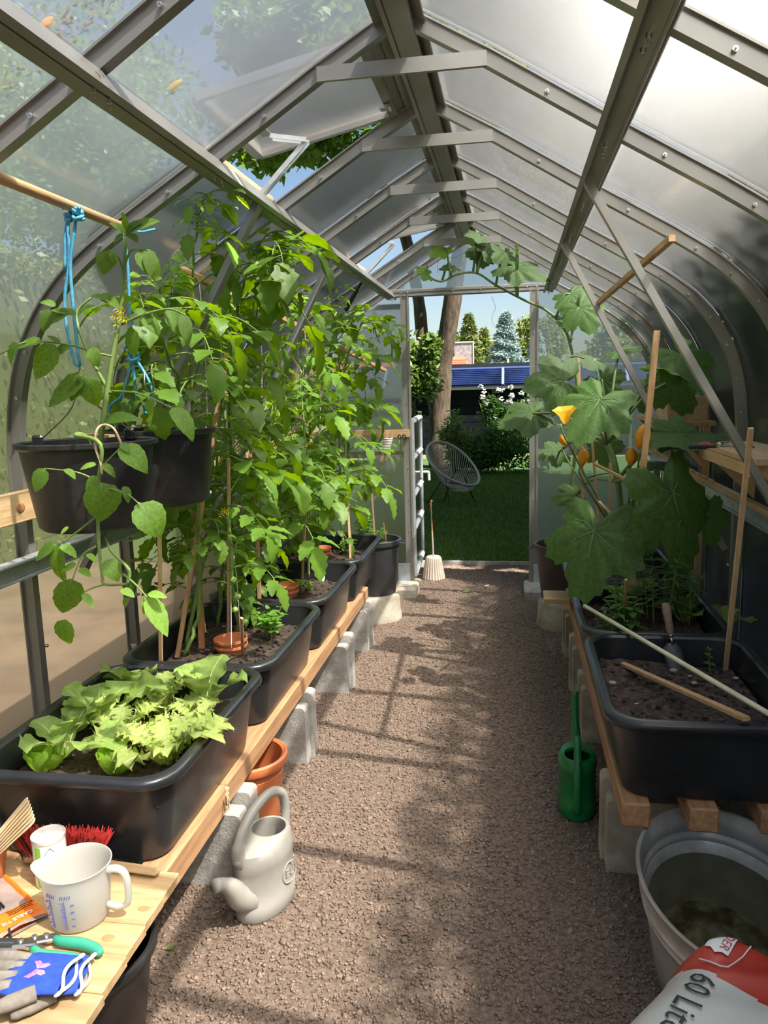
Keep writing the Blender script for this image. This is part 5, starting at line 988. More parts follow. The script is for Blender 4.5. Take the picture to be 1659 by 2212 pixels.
picks = [(97, 1012, 72, 1066, .9, 0), (140, 1013, 166, 1030, .7, 0), (262, 965, 328, 1012, .8, 0), (262, 958, 282, 978, .9, 0), (208, 1003, 164, 1010, .6, 1), (222, 1003, 252, 1026, .55, 0), (212, 1030, 182, 1064, 1.0, 0), (217, 1042, 228, 1136, 1.25, 0), (302, 1088, 358, 1162, 1.0, 0), (300, 1085, 322, 1150, .8, 0), (268, 1050, 282, 1088, .7, 0), (148, 1138, 128, 1156, .8, 1), (120, 1175, 70, 1212, .75, 0), (132, 1178, 170, 1200, .8, 1), (130, 1175, 116, 1282, .5, 0), (165, 1218, 128, 1236, .8, 1), (153, 1250, 138, 1340, .95, 0), (142, 1338, 134, 1406, .95, 0), (172, 1228, 198, 1246, .8, 0), (188, 1196, 210, 1212, .8, 1), (228, 1210, 262, 1256, .9, 0), (262, 1272, 292, 1290, .9, 1), (178, 1282, 207, 1312, .7, 1), (320, 1282, 362, 1290, .7, 1), (318, 1290, 366, 1378, .75, 1), (312, 1290, 314, 1332, .7, 1), (275, 1290, 262, 1315, .7, 0),
    (232, 542, 222, 596, 1.1, 0), (240, 541, 252, 575, .7, 0), (300, 540, 350, 602, .7, 0), (322, 540, 326, 602, .7, 0), (350, 600, 330, 605, .6, 0), (365, 665, 412, 735, .7, 0), (395, 678, 408, 752, .6, 0), (330, 678, 292, 705, .8, 0), (310, 684, 350, 720, .7, 0), (120, 745, 70, 822, .9, 0), (90, 738, 20, 745, .6, 0), (40, 742, 0, 790, .9, 0), (130, 742, 100, 722, .7, 0), (150, 748, 100, 770, .6, 0), (195, 752, 212, 792, .9, 0), (165, 680, 105, 665, .6, 0), (150, 675, 66, 705, .55, 0), (120, 662, 80, 640, .6, 0), (105, 668, 92, 720, .8, 0), (195, 640, 235, 640, .6, 0), (215, 638, 262, 655, .6, 0), (185, 815, 92, 878, .75, 0), (185, 812, 170, 852, 1.0, 0), (190, 815, 205, 885, .9, 0), (175, 810, 150, 870, .8, 0), (372, 880, 430, 950, .7, 0), (330, 862, 312, 905, .8, 0), (372, 882, 385, 930, .7, 0),
    (272, 505, 235, 470, .8, 1), (272, 505, 300, 462, .8, 0), (275, 500, 345, 470, .7, 0), (275, 505, 300, 518, 1.0, 0), (268, 508, 235, 520, .9, 0), (272, 495, 265, 455, .7, 1), (225, 912, 300, 890, .6, 0)]
for k, (x0, y0_, x1, y1_, wd, yg) in enumerate(picks):
    Yb = 1.63 if y0_ > 940 else 1.82-.0006*max(0, 260-x0); a = at(x0, y0_, Y=Yb); b = at(x1, y1_, Y=Yb-.012); lf(hp, (PLY[k % 3] if yg else PL[k % 6]), a, b, (CAM-a).normalized()+V((.5*math.sin(k*2.1), .2, .9)), wd*1.15)
def jute(label, P): base = V(P[0]); m = MB(); m.tube(catmull([V(p)-base for p in P], 5), .0028, 6); o = m.build('jute_string', MATS['jute'], None, True); o.location = base; tag(o, label, 'string', 'jute strings')
jute('jute string looped round the trailing stem in front of the hanging bucket', [at(262, 958, Y=1.645), at(245, 925, Y=1.645), at(222, 918, Y=1.66), at(208, 932, Y=1.645), at(206, 965, Y=1.645), at(217, 1000, Y=1.64), at(220, 1025, Y=1.64)])
hp2 = tomato('tomato plant hidden behind the front bucket in the rear hanging bucket', [B2+V((0, .02, .18)), B2+V((.05, .06, .35)), at(335, 700, X=-.72), at(350, 620, X=-.70)], 17, 0.208, 13, .25, 1, group='tomato plants in the hanging buckets')
def blossoms(plant, p):
    m = MB()
    for q in range(4):
        cc = V(p)-V(plant.location)+V((.012*math.cos(q*1.7), 0, .010*math.sin(q*2.2)))
        for j in range(5): g = 2*math.pi*j/5; m.add([cc+V((math.cos(g+.5)*.004, 0, math.sin(g+.5)*.004)), cc+V((math.cos(g)*.013, -.006, math.sin(g)*.013)), cc+V((math.cos(g-.5)*.004, 0, math.sin(g-.5)*.004))], [(0, 1, 2)])
    m.build('flower_truss', MATS['yellow_flower'], plant)
blossoms(hp, at(255, 672, Y=1.82)); blossoms(hp, at(262, 690, Y=1.82)); blossoms(tp2, at(485, 1107, X=-.66)); blossoms(tp1, at(415, 645, X=-.72))
# ------------------------------------------------------------------ stakes, strings, boards on the left
def stake(label, p0, p1, w_=.016, mt='lath_z', g='wooden plant stakes'): stick('plant_stake', label, p0, p1, w_, w_*.7, mt, g, 'stake', up=(0, 1, 0))
stake('thin square stake standing in the far end of the lettuce tub', at(348, 1472, Z=.47), at(344, 1108, Y=2.12), .011, 'pine_z'); stake('slanting wooden stake rising from the tub behind the lettuces', at(383, 1420, Z=.47), at(490, 762, X=-.70), .015); stake('short reddish stake behind the slanting one', at(408, 1412, Z=.47)+V((.03, .05, 0)), at(408, 1412, Z=.47)+V((.02, .08, .13)), .02, 'reddish_wood'); stake('upright thin stake through the saucers beside the basil', at(493, 1385, Z=.47), at(494, 990, X=-.66), .009, 'pine_z'); stake('pale stake by the white label', at(661, 1253, Z=.47)-V((0, .07, 0)), at(660, 1080, X=-.64), .011, 'pine_z'); stake('pale stake in the tub next to the round pot', at(757, 1206, Z=.47), at(752, 1085, X=-.63), .011, 'pine_z'); stake('wooden stake among the middle tomato plants', (-.80, 3.1, .47), (-.78, 3.1, 1.45), .014); stake('wooden stake among the tomatoes near the gable', (-.92, 4.18, .47), (-.88, 4.15, 1.5), .014); stake('short broken stake beside the green tomatoes', at(525, 1418, Z=.47), at(522, 1335, X=-.60), .010); stake('upright stake against the wall behind the hanging buckets', (-.925, 2.78, .47), (-.95, 2.76, 1.45), .016); stake('bamboo stick in the round black pot by the door', (-.55, 4.58, .42), (-.56, 4.55, .85), .008, 'pine_z'); stake('thin red stick in the round black pot by the door', (-.47, 4.55, .42), (-.49, 4.55, .60), .006, 'reddish_wood')
stick('hanging_lath', 'wooden lath hung under the left roof carrying plant strings', at(390, 582, X=-.83), at(640, 702, X=-.83), .022, .022, 'lath_y'); stick('hanging_lath', 'second wooden lath under the left roof continuing towards the gable', at(642, 706, X=-.82), at(832, 800, Y=YG-.12), .02, .02, 'lath_y')
jute('frayed jute string hanging from the wooden lath', [at(425, 600, X=-.82), at(437, 625, X=-.81), at(445, 655, X=-.81)]); jute('jute string hanging among the rear tomato shoots', [at(655, 690, X=-.8), at(660, 735, X=-.79), at(663, 780, X=-.79)])
def string(label, a, b): m = MB(); a, b = V(a), V(b); m.tube([V((0, 0, 0)), (b-a)*.5+V((.008, 0, -.004)), b-a], .0012, 4); o = m.build('plant_string', MATS['white_string']); o.location = a; tag(o, label, 'string', 'white plant strings')
for lab, a, b in (('nearest the lath end', (430, 605), (448, 900)), ('tied to the slanting stake', (455, 610), (482, 790)), ('running down beside the saucers', (485, 760), (500, 1400)), ('beside the green tomatoes', (492, 1100), (522, 1400)), ('above the middle tubs', (560, 660), (565, 900)), ('ending at the white label', (640, 700), (668, 1240)), ('between the rear plants', (690, 720), (690, 980)), ('near the round pot', (735, 750), (755, 1135))): string('white plant string '+lab, at(*a, X=-.80), at(*b, X=-.66 if b[1] > 1000 else -.76))
for lab, a, b, X_ in (('tied across the slanting stake', (470, 832), (520, 878), -.69), ('tied among the middle tomato leaves', (620, 752), (652, 805), -.74), ('tied near the top of the rear tomato plant', (690, 770), (745, 778), -.72), ('tied low among the wall-side tomatoes', (535, 800), (550, 838), -.8)): stick('tied_stick', 'flat little wooden stick '+lab, at(*a, X=X_), at(*b, X=X_), .012, .003, 'pale_wood', 'flat tied sticks', up=(1, 0, 0))
m = MB(); m.box((0, 0, 0), (.024, 4.0, .092), bev=.003); o = m.build('wall_board', MATS['pine_y']); o.location = (-1.168, 3.2, 1.092); tag(o, 'pine board screwed along the left wall', 'board'); m = MB(); q = at(45, 1097, X=-1.155)-V(o.location); m.sphere(q, .016, 12, 6, (.1, 1.3, .9)); m.build('knot', MATS['reddish_wood'], o, True)
g0 = at(885, 936, Y=YG-.05); m = MB(); m.box((0, 0, 0), (.70, .022, .052), bev=.002); o = m.build('gable_board', MATS['pine_x']); o.location = (g0.x-.35, YG-.062, g0.z); tag(o, 'wooden board across the gable left of the door', 'board')
sc_ = at(868, 945, Y=YG-.085); t = thing('scissors', 'dark-handled scissors hanging from the board left of the door', 'scissors', sc_)
for s_ in (-1, 1): m = MB(); m.tube([V((s_*.016+.011*math.cos(a), 0, .004+.014*math.sin(a))) for a in [2*math.pi*i/14 for i in range(15)]], .004, 6, False); m.build('grip', MATS['black'], t, True)
for s_ in (-1, 1): m = MB(); m.bar((s_*.008, .001*s_, -.01), (-.012-s_*.003, .001*s_, -.115), .010, .002, up=(0, 1, 0)); m.build('scissor_blade', MATS['steel'], t)
sp = at(836, 962, Y=YG-.10); t = thing('twine_winder', 'wooden H-shaped winder wrapped with pale twine on the board left of the door', 'twine', sp)
for s_ in (-1, 1): m = MB(); m.bar((s_*.018-.025, 0, -.11), (s_*.018+.03, 0, .10), .016, .006, up=(0, 1, 0)); m.build('bar', MATS['lath_z'], t)
m = MB()
for k in range(9): z = -.045+.011*k; m.tube([(-.03+.26*z, -.006, z), (.03+.26*z, -.006, z)], .0055, 6)
m.build('twine', MATS['white_dirty'], t, True)
# ------------------------------------------------------------------ lettuces
def lettuce_leaf(seed, kind):
    r = random.Random(seed); mb = MB(); n = {'cos': 16, 'frisee': 22, 'gem': 12}[kind]; vs_ = []; cr = 7
    for i in range(n+1):
        t = i/n
        if kind == 'cos': w_ = (.075+.27/(1+math.exp(-(t-.46)*11)))*math.sqrt(max(.004, 1-max(0, (t-.68)/.32)**2))*(1+.07*math.sin(i*2.1)); z = .08*math.sin(t*2.2)-.13*t**3*(1+1.2*(seed % 2)); rf = .075
        elif kind == 'gem': w_ = .34*(.45+.7*t)*math.sqrt(max(.004, 1-max(0, (t-.6)/.4)**2)); z = .25*t*t; rf = .05
        else: w_ = (.07+.30*t**1.2)*(1 if i % 2 else .74)*math.sqrt(max(.02, 1-max(0, (t-.7)/.3)**2)); z = .10*math.sin(t*2.4)-.20*t**3*(1+.8*(seed % 2)); rf = .10
        for j in range(cr):
            s_ = (j/(cr-1)-.5)*2; e = abs(s_)**1.5; cup = (.10 if kind != 'gem' else .28)*e*w_/.3; vs_.append(V((s_*w_+(r.uniform(-.02, .02) if kind == 'frisee' else 0)*e, t*(1-.12*t)+(r.uniform(-.02, .03) if kind == 'frisee' else 0)*e, z+cup+rf*e*math.sin(i*(2.6 if kind == 'frisee' else 1.5)+j*.6+seed)*t)))
    mb.add(vs_, [(i*cr+j, i*cr+j+1, (i+1)*cr+j+1, (i+1)*cr+j) for i in range(n) for j in range(cr-1)])
    if kind == 'frisee':   # jagged fringe
        for i in range(1, n+1):
            for j in (0, cr-1):
                p = vs_[i*cr+j]; s_ = -1 if j == 0 else 1
                for q in range(4): a = p+V((0, (q-1.5)*.013, 0)); mb.add([a+V((0, -.008, 0)), a+V((0, .008, 0)), a+V((s_*r.uniform(.012, .032), r.uniform(-.01, .02), r.uniform(-.02, .028)))], [(0, 1, 2)])
    mb.cur = 1; mb.tube([vs_[i*cr+3]+V((0, 0, .004)) for i in range(0, n+1)], [.030*(1-.9*i/n) for i in range(n+1)], 5, flat=.5)
    return mb.mesh(kind+'_leaf', [MATS[{'cos': 'lettuce', 'frisee': 'frisee', 'gem': 'little_gem'}[kind]], MATS['lettuce_rib']], True)
LM = {k: [lettuce_leaf(s_, k) for s_ in range(4)] for k in ('cos', 'frisee', 'gem')}
def lettuce(label, p, kind, n, size, seed, el0=.35, el1=1.2, group='lettuces in the near tub'):
    r = random.Random(seed); t = thing({'cos': 'cos_lettuce', 'frisee': 'frisee_lettuce', 'gem': 'lettuce_head'}[kind], label, 'lettuce', p, group=group)
    for k in range(n):
        u = k/max(1, n-1); a = k*2.4+r.uniform(-.4, .4); el = el0+(el1-el0)*u; d = V((math.cos(a)*math.cos(el), math.sin(a)*math.cos(el), math.sin(el))); s_ = size*(1.08-.35*u)*r.uniform(.85, 1.15); inst('leaf', LM[kind][(k+seed) % 4], t, frame(V((math.cos(a), math.sin(a), 0))*.008+V((0, 0, -.008)), d, (0, 0, 1), s_))
sz = SOILZ
for lab, px, kind, n_, s_, sd_, e0, e1 in (('tall cos lettuce with spreading leaves in the corner of the tub by the wall', (135, 1632), 'cos', 6, .20, 1, .55, 1.3), ('cos lettuce with broad upright leaves behind the curly one', (212, 1568), 'cos', 7, .20, 2, .6, 1.3), ('cos lettuce at the far wall of the tub in shade', (290, 1505), 'cos', 6, .18, 3, .5, 1.25), ('tall lettuce with a holed leaf near the far corner of the tub', (442, 1528), 'cos', 5, .21, 4, .75, 1.4),
        ('pale curly frisee in the middle of the tub', (262, 1600), 'frisee', 7, .17, 5, .45, 1.25), ('pale curly frisee whose leaves hang over the path side rim', (358, 1648), 'frisee', 8, .175, 6, .35, 1.2), ('pale curly frisee beside the thin square stake', (350, 1540), 'frisee', 7, .175, 7, .55, 1.3), ('pale curly frisee next to the tall holed lettuce', (425, 1575), 'frisee', 6, .15, 8, .4, 1.2),
        ('small compact lettuce head at the near wall of the tub', (250, 1668), 'gem', 13, .085, 9, .55, 1.45), ('small compact lettuce head in the near corner by the wall', (90, 1666), 'gem', 13, .085, 10, .45, 1.45)): lettuce(lab, at(*px, Z=sz), kind, n_, s_, sd_, e0, e1)
for t in [o for o in bpy.data.objects if o.get('label', '').startswith('pale curly frisee whose leaves hang')]:
    for a_, s_ in ((-.25, .215), (.25, .20)): inst('leaf', LM['frisee'][1], t, frame((.012, 0, 0), V((math.cos(a_)*.66, math.sin(a_)*.66, .75)), (0, 0, 1), s_))
for lab, px, n_, s_, sd_, e0, e1 in (('young lettuce by the trowel in the herb tub', (1480, 1345), 6, .15, 11, .5, 1.3), ('yellowish lettuce under the squash leaf in the herb tub', (1350, 1312), 6, .17, 12, .8, 1.4), ('flopping lettuce at the wall end of the herb tub', (1555, 1350), 5, .15, 13, .2, .9)): lettuce(lab, at(*px, Z=.47), 'cos', n_, s_, sd_, e0, e1, 'lettuces in the herb tub')
# ------------------------------------------------------------------ basil, herbs, seedlings
def herb(name, label, cat, p, h, spread, stems, lpers, lsize, meshes, seed, group=None, lean=(0, 0)):
    r = random.Random(seed); t = thing(name, label, cat, p, group=group)
    for k in range(stems):
        a = r.uniform(0, 6.28); q = spread*r.random()**.6; b = V((math.cos(a)*q*.5, math.sin(a)*q*.5, 0)); e = V((math.cos(a)*q+lean[0]*h, math.sin(a)*q+lean[1]*h, h*r.uniform(.7, 1.05))); P = catmull([b, b.lerp(e, .5)+V((0, 0, .1*h)), e], 4); m = MB(); m.tube(P, [.0022-.0012*i/(len(P)-1) for i in range(len(P))], 5); m.build('stem', MATS['stem'], t)
        for j in range(lpers):
            u = .25+.75*j/(lpers-1); w = P[min(len(P)-1, int(u*(len(P)-1)))]; g = a+j*1.57+r.uniform(-.3, .3)
            for s_ in (0, math.pi): inst('leaf', meshes[(j+k) % len(meshes)], t, frame(w, V((math.cos(g+s_), math.sin(g+s_), .55 if u > .9 else r.uniform(-.1, .35))), (0, 0, 1), lsize*r.uniform(.7, 1.2)*(.7 if u > .9 else 1)))
herb('basil_plant', 'bushy bright basil beside the saucers behind the lettuce tub', 'basil', at(585, 1375, Z=.475), .11, .055, 9, 5, .036, BSL, 1); herb('basil_plant', 'young basil sprig next to the saucers by the white label', 'basil', at(660, 1278, Z=.475), .055, .03, 4, 3, .036, BSL, 2); herb('basil_plant', 'small basil at the foot of the pale stake next to the round pot', 'basil', at(748, 1200, Z=.475), .09, .05, 5, 4, .034, BSL, 3)
herb('chilli_plant', 'leafy chilli plant in the round black pot by the door', 'plant', V((-.60, 4.58, .44)), .24, .09, 7, 5, .055, BSL, 4); herb('basil_plant', 'bright basil at the front of the round black pot by the door', 'basil', V((-.52, 4.53, .44)), .13, .06, 6, 4, .04, BSL, 5)
herb('mint_plant', 'tall narrow-leaved herb in the tub behind the bare soil', 'herb', V((.86, 3.10, .47)), .30, .16, 16, 9, .055, HBL, 6); herb('mint_plant', 'broader-leaved sage-green herb beside the thin cane in the herb tub', 'herb', V((.70, 2.86, .47)), .16, .08, 9, 5, .055, HBW, 7); herb('parsley_plant', 'low feathery herb near the path side of the herb tub', 'herb', V((.62, 2.84, .47)), .10, .05, 9, 5, .028, HBL, 8); herb('mint_plant', 'leggy herb leaning towards the right wall in the herb tub', 'herb', V((.97, 3.05, .47)), .22, .10, 7, 7, .05, HBL, 9)
herb('seedling', 'small bluish green seedling alone in the bare soil', 'seedling', at(1535, 1448, Z=.48), .075, .015, 2, 3, .022, BSL, 10); herb('weed_seedling', 'tiny seedling at the middle of the bare soil tub', 'seedling', at(1512, 1500, Z=.48), .008, .004, 1, 2, .009, BSL, 11)
r_ = random.Random(8)
for k, (x, y) in enumerate(((1408, 1420), (1450, 1412), (1455, 1448), (1490, 1460), (1500, 1475), (1323, 1475), (1375, 1520), (1590, 1465))):
    m = MB(); m.sphere((0, 0, 0), .006+.003*(k % 3), 6, 4, (1.2, .9, .5)); o = m.build('pebble', MATS['concrete_old'], None, True); o.location = at(x, y, Z=.484); tag(o, 'small pale bit of stone on the bare soil of the trowel tub', 'pebble', 'pale bits on the bare soil')
# ------------------------------------------------------------------ squash plant and its climbing vine
def squash_leaf(seed, young=False):
    r = random.Random(seed); mb = MB(); na, nr = 44, 5; vs_ = [V((0, 0, 0))]; lobes = [(0, 1.0), (62, .86), (-62, .86), (122, .70), (-122, .70)]
    def rad(a):
        v = 0
        for c, l in lobes: d = abs((a-c+180) % 360-180); v = max(v, l*(max(0, math.cos(math.radians(min(90, d*1.95))))**.62))
        return max(v, .36 if abs(a) < 130 else .16)
    for k in range(1, nr+1):
        for j in range(na):
            a = -166+332*j/(na-1); R = rad(a)*(1+.05*(1 if j % 2 else -1)*(k == nr)); q = k/nr; vein = min(abs((a-c+180) % 360-180) for c, _ in lobes)
            z = .055*q*math.sin(math.radians(min(90, vein*3)))-.16*q*q+.02*math.sin(a*.21+seed*2)*q; th = math.radians(a); vs_.append(V((math.sin(th)*R*q, math.cos(th)*R*q, z)))
    F = [(0, 1+j+1, 1+j) for j in range(na-1)]
    for k in range(nr-1):
        for j in range(na-1): b = 1+k*na+j; F.append((b, b+1, b+na+1, b+na))
    mb.add(vs_, [f[::-1] for f in F]); mb.cur = 1
    for c, l in lobes:
        th = math.radians(c); d = V((math.sin(th), math.cos(th), 0)); mb.tube([d*(l*.9*q)+V((0, 0, -.16*q*q+.004)) for q in (0, .25, .5, .75, .95)], [.011, .009, .007, .005, .002], 4)
        for s_ in (-1, 1):
            t2 = th+s_*.55; e = V((math.sin(t2), math.cos(t2), 0)); b = d*(l*.35); mb.tube([b+V((0, 0, -.015)), b+e*.32*l+V((0, 0, -.055))], [.006, .002], 4)
    return mb.mesh('squash_leaf', [MATS['squash_leaf_young' if young else 'squash_leaf'], MATS['squash_vein']], True)
SL = [squash_leaf(s_) for s_ in range(4)]; SLY = squash_leaf(9, True)
sb = V((.80, 3.62, .47)); sq = thing('squash_plant', 'large squash plant with broad lobed leaves and orange blossoms in the right tub', 'squash plant', sb)
crown = sb+V((0, 0, .18))
def tubew(plant, P, r0, r1, nm, mt='squash_stem', n=7): m = MB(); pts = catmull([V(p)-V(plant.location) for p in P], 5); N_ = len(pts); m.tube(pts, [r0+(r1-r0)*i/(N_-1) for i in range(N_)], n); m.build(nm, MATS[mt], plant, True)
tubew(sq, [sb, sb+V((-.01, 0, .2)), at(1330, 1010, Y=3.6), at(1300, 930, Y=3.65), at(1290, 860, Y=3.7)], .016, .011, 'stem')
def sleaf(plant, j, tip, Yj, Yt, wid, tilt, k, pet=None, me=None):
    a, b = pull(at(*j, Y=Yj), .05), pull(at(*tip, Y=Yt), .05); b = a+(b-a)*(1 if plant is sq and k < 2 else .86); L = (b-a).length; o = inst('leaf', me or SL[k % 4], plant); o.matrix_basis = frame(a-V(plant.location), b-a, (CAM-a).normalized()+V((0, 0, tilt)), (L*wid, L, L))
    if pet is not None: tubew(plant, [pet, V(pet).lerp(a, .55)+V((0, 0, .05)), a], .0075, .005, 'petiole')
cr1 = at(1330, 1040, Y=3.6); cr2 = at(1310, 960, Y=3.62); cr3 = at(1350, 1150, Y=3.58)
for k, (j, tip, Yj, Yt, wid, tilt, pet) in enumerate([((1283, 1148), (1268, 1300), 3.05, 2.95, .95, .5, cr3), ((1453, 1066), (1490, 1238), 3.02, 2.94, .95, .4, cr1), ((1295, 864), (1228, 968), 3.2, 3.1, 1.0, 1.2, cr2), ((1219, 824), (1118, 834), 3.55, 3.5, 1.0, .3, cr2), ((1150, 893), (1064, 918), 3.7, 3.65, .9, 1.0, cr2), ((1284, 777), (1216, 763), 3.9, 3.85, .9, 2.0, cr2), ((1338, 756), (1392, 750), 3.8, 3.7, 1.0, 2.5, cr2), ((1448, 806), (1405, 775), 3.45, 3.3, .9, 2.0, cr2), ((1471, 767), (1548, 852), 3.45, 3.35, .85, 1.5, cr2), ((1453, 821), (1497, 905), 3.65, 3.6, 1.0, .3, cr2), ((1475, 945), (1592, 930), 3.15, 3.05, .8, 3.5, cr1), ((1470, 940), (1395, 935), 3.15, 3.0, .9, 3.0, cr1), ((1465, 935), (1400, 905), 3.2, 3.25, .8, .4, cr1), ((1208, 976), (1157, 985), 4.15, 4.1, .9, .5, cr2), ((1244, 1070), (1184, 1082), 4.15, 4.1, .9, .6, cr1), ((1300, 820), (1345, 870), 3.95, 3.9, 1.0, .2, cr2), ((1300, 960), (1325, 1020), 4.0, 3.95, 1.0, .2, cr1), ((1400, 1120), (1370, 1215), 3.5, 3.4, .9, .4, cr3), ((1530, 1110), (1545, 1195), 3.15, 3.15, .7, .3, cr3), ((1390, 850), (1440, 880), 3.9, 3.9, 1.0, .4, cr2), ((1260, 880), (1235, 830), 3.8, 3.85, .8, .8, cr2), ((1410, 1000), (1450, 1010), 3.3, 3.2, .9, 3.0, cr1)]): sleaf(sq, j, tip, Yj, Yt, wid, tilt, k, pet)
def blossom(plant, p, d, s_, closed):
    m = MB(); M = V(d).to_track_quat('Z', 'Y').to_matrix(); p = V(p)-V(plant.location); n = 15; prof = [(.10, 0), (.28, .3), (.36, .6), (.22 if closed else .62, .95), (.06 if closed else .8, 1.12)]
    m.loft([[p+M @ V((math.cos(2*math.pi*j/n)*q*s_*(1+.16*math.cos(5*2*math.pi*j/n)), math.sin(2*math.pi*j/n)*q*s_*(1+.16*math.cos(5*2*math.pi*j/n)), z*s_)) for j in range(n)] for q, z in prof], True, True, closed); m.build('blossom', MATS['petal'], plant, True)
for (x, y, Y_, d, s_, c_) in ((1222, 915, 3.15, (-.1, -.2, 1), .055, False), (1258, 1005, 3.3, (.1, -.3, 1), .065, True), (1362, 1005, 3.25, (0, -.2, 1), .065, True), (1380, 968, 3.15, (.2, -.1, .9), .085, True), (1224, 962, 3.6, (-.5, 0, .8), .05, True)): blossom(sq, at(x, y, Y=Y_), d, s_, c_); tubew(sq, [crown, at(x, y, Y=Y_)-V((0, 0, .06)), at(x, y, Y=Y_)], .004, .0035, 'flower_stalk')
vn = thing('squash_vine', 'squash vine climbing from the brown pot along the roof over the doorway', 'squash plant', (.575, 4.56, .44)); VP = [(.575, 4.56, .44), at(1240, 1000, Y=4.5), at(1248, 850, Y=4.5), at(1232, 745, Y=4.5), at(1215, 705, Y=4.55), at(1180, 670, Y=4.6), at(1130, 647, Y=4.65), at(1070, 615, Y=4.7), at(1030, 590, Y=4.72), at(990, 592, Y=4.7), at(955, 608, Y=4.65), at(930, 600, Y=4.62), at(916, 588, Y=4.6)]
VP = [VP[0]]+[pull(q, .06) for q in VP[1:]]; tubew(vn, VP, .010, .005, 'stem')
for k, (j, tip, Yj, Yt, wid, tilt, b, yg) in enumerate([((1093, 548), (1090, 600), 4.65, 4.6, 1.1, .3, (1070, 620), 0), ((1045, 535), (1040, 585), 4.72, 4.68, 1.1, .3, (1030, 592), 0), ((1110, 575), (1196, 600), 4.6, 4.5, .75, 1.4, (1115, 640), 0), ((1035, 508), (976, 516), 4.75, 4.72, .9, 1.0, (1022, 588), 0), ((956, 535), (924, 555), 4.66, 4.6, .8, .6, (975, 600), 1), ((923, 590), (892, 582), 4.6, 4.55, .9, .8, (922, 596), 1), ((977, 576), (945, 580), 4.68, 4.62, .8, 1.5, (955, 606), 0), ((1232, 635), (1262, 668), 4.5, 4.4, 1.1, .8, (1200, 690), 0), ((1252, 665), (1292, 725), 4.4, 4.35, 1.0, .6, (1232, 740), 0), ((1060, 530), (1110, 560), 4.7, 4.6, .9, .8, (1030, 590), 0), ((1120, 545), (1150, 580), 4.66, 4.6, 1.0, .5, (1118, 640), 0), ((1225, 690), (1205, 700), 4.5, 4.4, 1.0, .5, (1215, 705), 0), ((1035, 545), (1012, 560), 4.72, 4.68, .9, .4, (1030, 590), 0)]): sleaf(vn, j, tip, Yj, Yt, wid, tilt, k, at(*b, Y=Yj), SLY if yg else None)
for P in ([(1062, 640), (1070, 665), (1062, 690), (1074, 715)], [(945, 590), (950, 560), (985, 555), (1010, 540)], [(1195, 715), (1190, 760), (1205, 790), (1215, 770)]): tubew(vn, [at(x, y, Y=4.68) for x, y in P], .0015, .001, 'tendril', n=4)
# ------------------------------------------------------------------ stakes, laths and tools on the right
stick('plant_stake', 'thick square wooden stake beside the squash plant', at(1364, 1262, Y=3.08), at(1419, 714, Y=3.08), .022, .02, 'lath_z', 'wooden plant stakes', 'stake', up=(0, 1, 0)); stick('plant_stake', 'slim wooden stake standing in the bare soil tub', at(1567, 1447, Z=.47), at(1622, 925, Y=2.24), .013, .012, 'pine_z', 'wooden plant stakes', 'stake', up=(0, 1, 0))
for lab, a, b, Y_ in (('thin stake left of the squash stem carrying a tie', (1250, 770), (1268, 930), 3.72), ('second thin stake behind the squash blossoms', (1278, 935), (1306, 1100), 3.6), ('thin stake in front of the squash stem', (1318, 1000), (1322, 1120), 3.45), ('pale thin stake behind the squash crown', (1258, 950), (1262, 1150), 4.0)): stick('plant_stake', lab, at(*a, Y=Y_), V((*at(*b, Y=Y_).xy, .47)), .011, .010, 'lath_z', 'wooden plant stakes', 'stake', up=(0, 1, 0))
stick('tied_lath', 'thin lath tied crosswise between the squash stakes', at(1285, 1003, Y=3.35), at(1386, 1052, Y=3.06), .010, .010, 'lath_z'); stick('plant_stake', 'short cane between the herbs', at(1352, 1350, Z=.47), at(1352, 1252, Y=2.72), .008, .008, 'lath_z', 'wooden plant stakes', 'stake', up=(0, 1, 0)); stick('broken_lath', 'split lath leaning low under the squash leaves', at(1290, 1080, Y=3.4), at(1335, 1125, Y=3.3), .014, .006, 'lath_z')
for lab, a, b, Y_ in (('round the thick stake and cross lath', (1377, 1050), (1392, 1052), 3.05), ('between squash stem and thin stake', (1268, 1033), (1318, 1022), 3.45), ('at the top of the thin left stake', (1232, 772), (1262, 775), 3.70)): m = MB(); a_, b_ = at(*a, Y=Y_), at(*b, Y=Y_); m.tube(catmull([V((0, 0, 0)), (b_-a_)*.5+V((0, -.012, .006)), b_-a_], 4), .0025, 5); o = m.build('cable_tie', MATS['black'], None, True); o.location = a_; tag(o, 'black cable tie '+lab, 'cable tie', 'black cable ties')
a = at(1263, 1309, Z=.578); b = at(1659, 1541, Z=.572); m = MB(); m.tube([V((0, 0, 0)), (b-a)*.5, (b-a)*1.12], .0075, 7); o = m.build('bamboo_pole', MATS['bamboo_pale'], None, True); o.location = a; tag(o, 'pale stripped pole laid diagonally across the right tubs', 'pole')
stick('loose_lath', 'flat brown lath lying from the soil onto the near rim of the trowel tub', at(1345, 1434, Z=.488), at(1613, 1553, Z=.578), .020, .010, 'lath_y')
a = at(1456, 1412, Y=2.545); b = at(1437, 1302, Y=2.60); t = thing('garden_trowel', 'hand trowel with worn wooden handle stuck in the bare soil', 'trowel', a); d_ = (b-a).normalized(); L = (b-a).length; m = MB(); pts = [d_*L*q for q in (.36, .40, .5, .65, .85, .97, 1.0)]; m.tube(pts, [.009, .011, .0125, .0125, .0145, .013, .006], 12); m.build('handle', mat('worn_wood', (.16, .10, .07), (.26, .18, .13), rough=.7, scale=30), t, True)
m = MB(); m.tube([d_*L*.16, d_*L*.36], [.0045, .0045], 8); m.tube([d_*L*.33, d_*L*.38], .0095, 10); m.build('ferrule', MATS['steel'], t, True); m = MB(); R = []
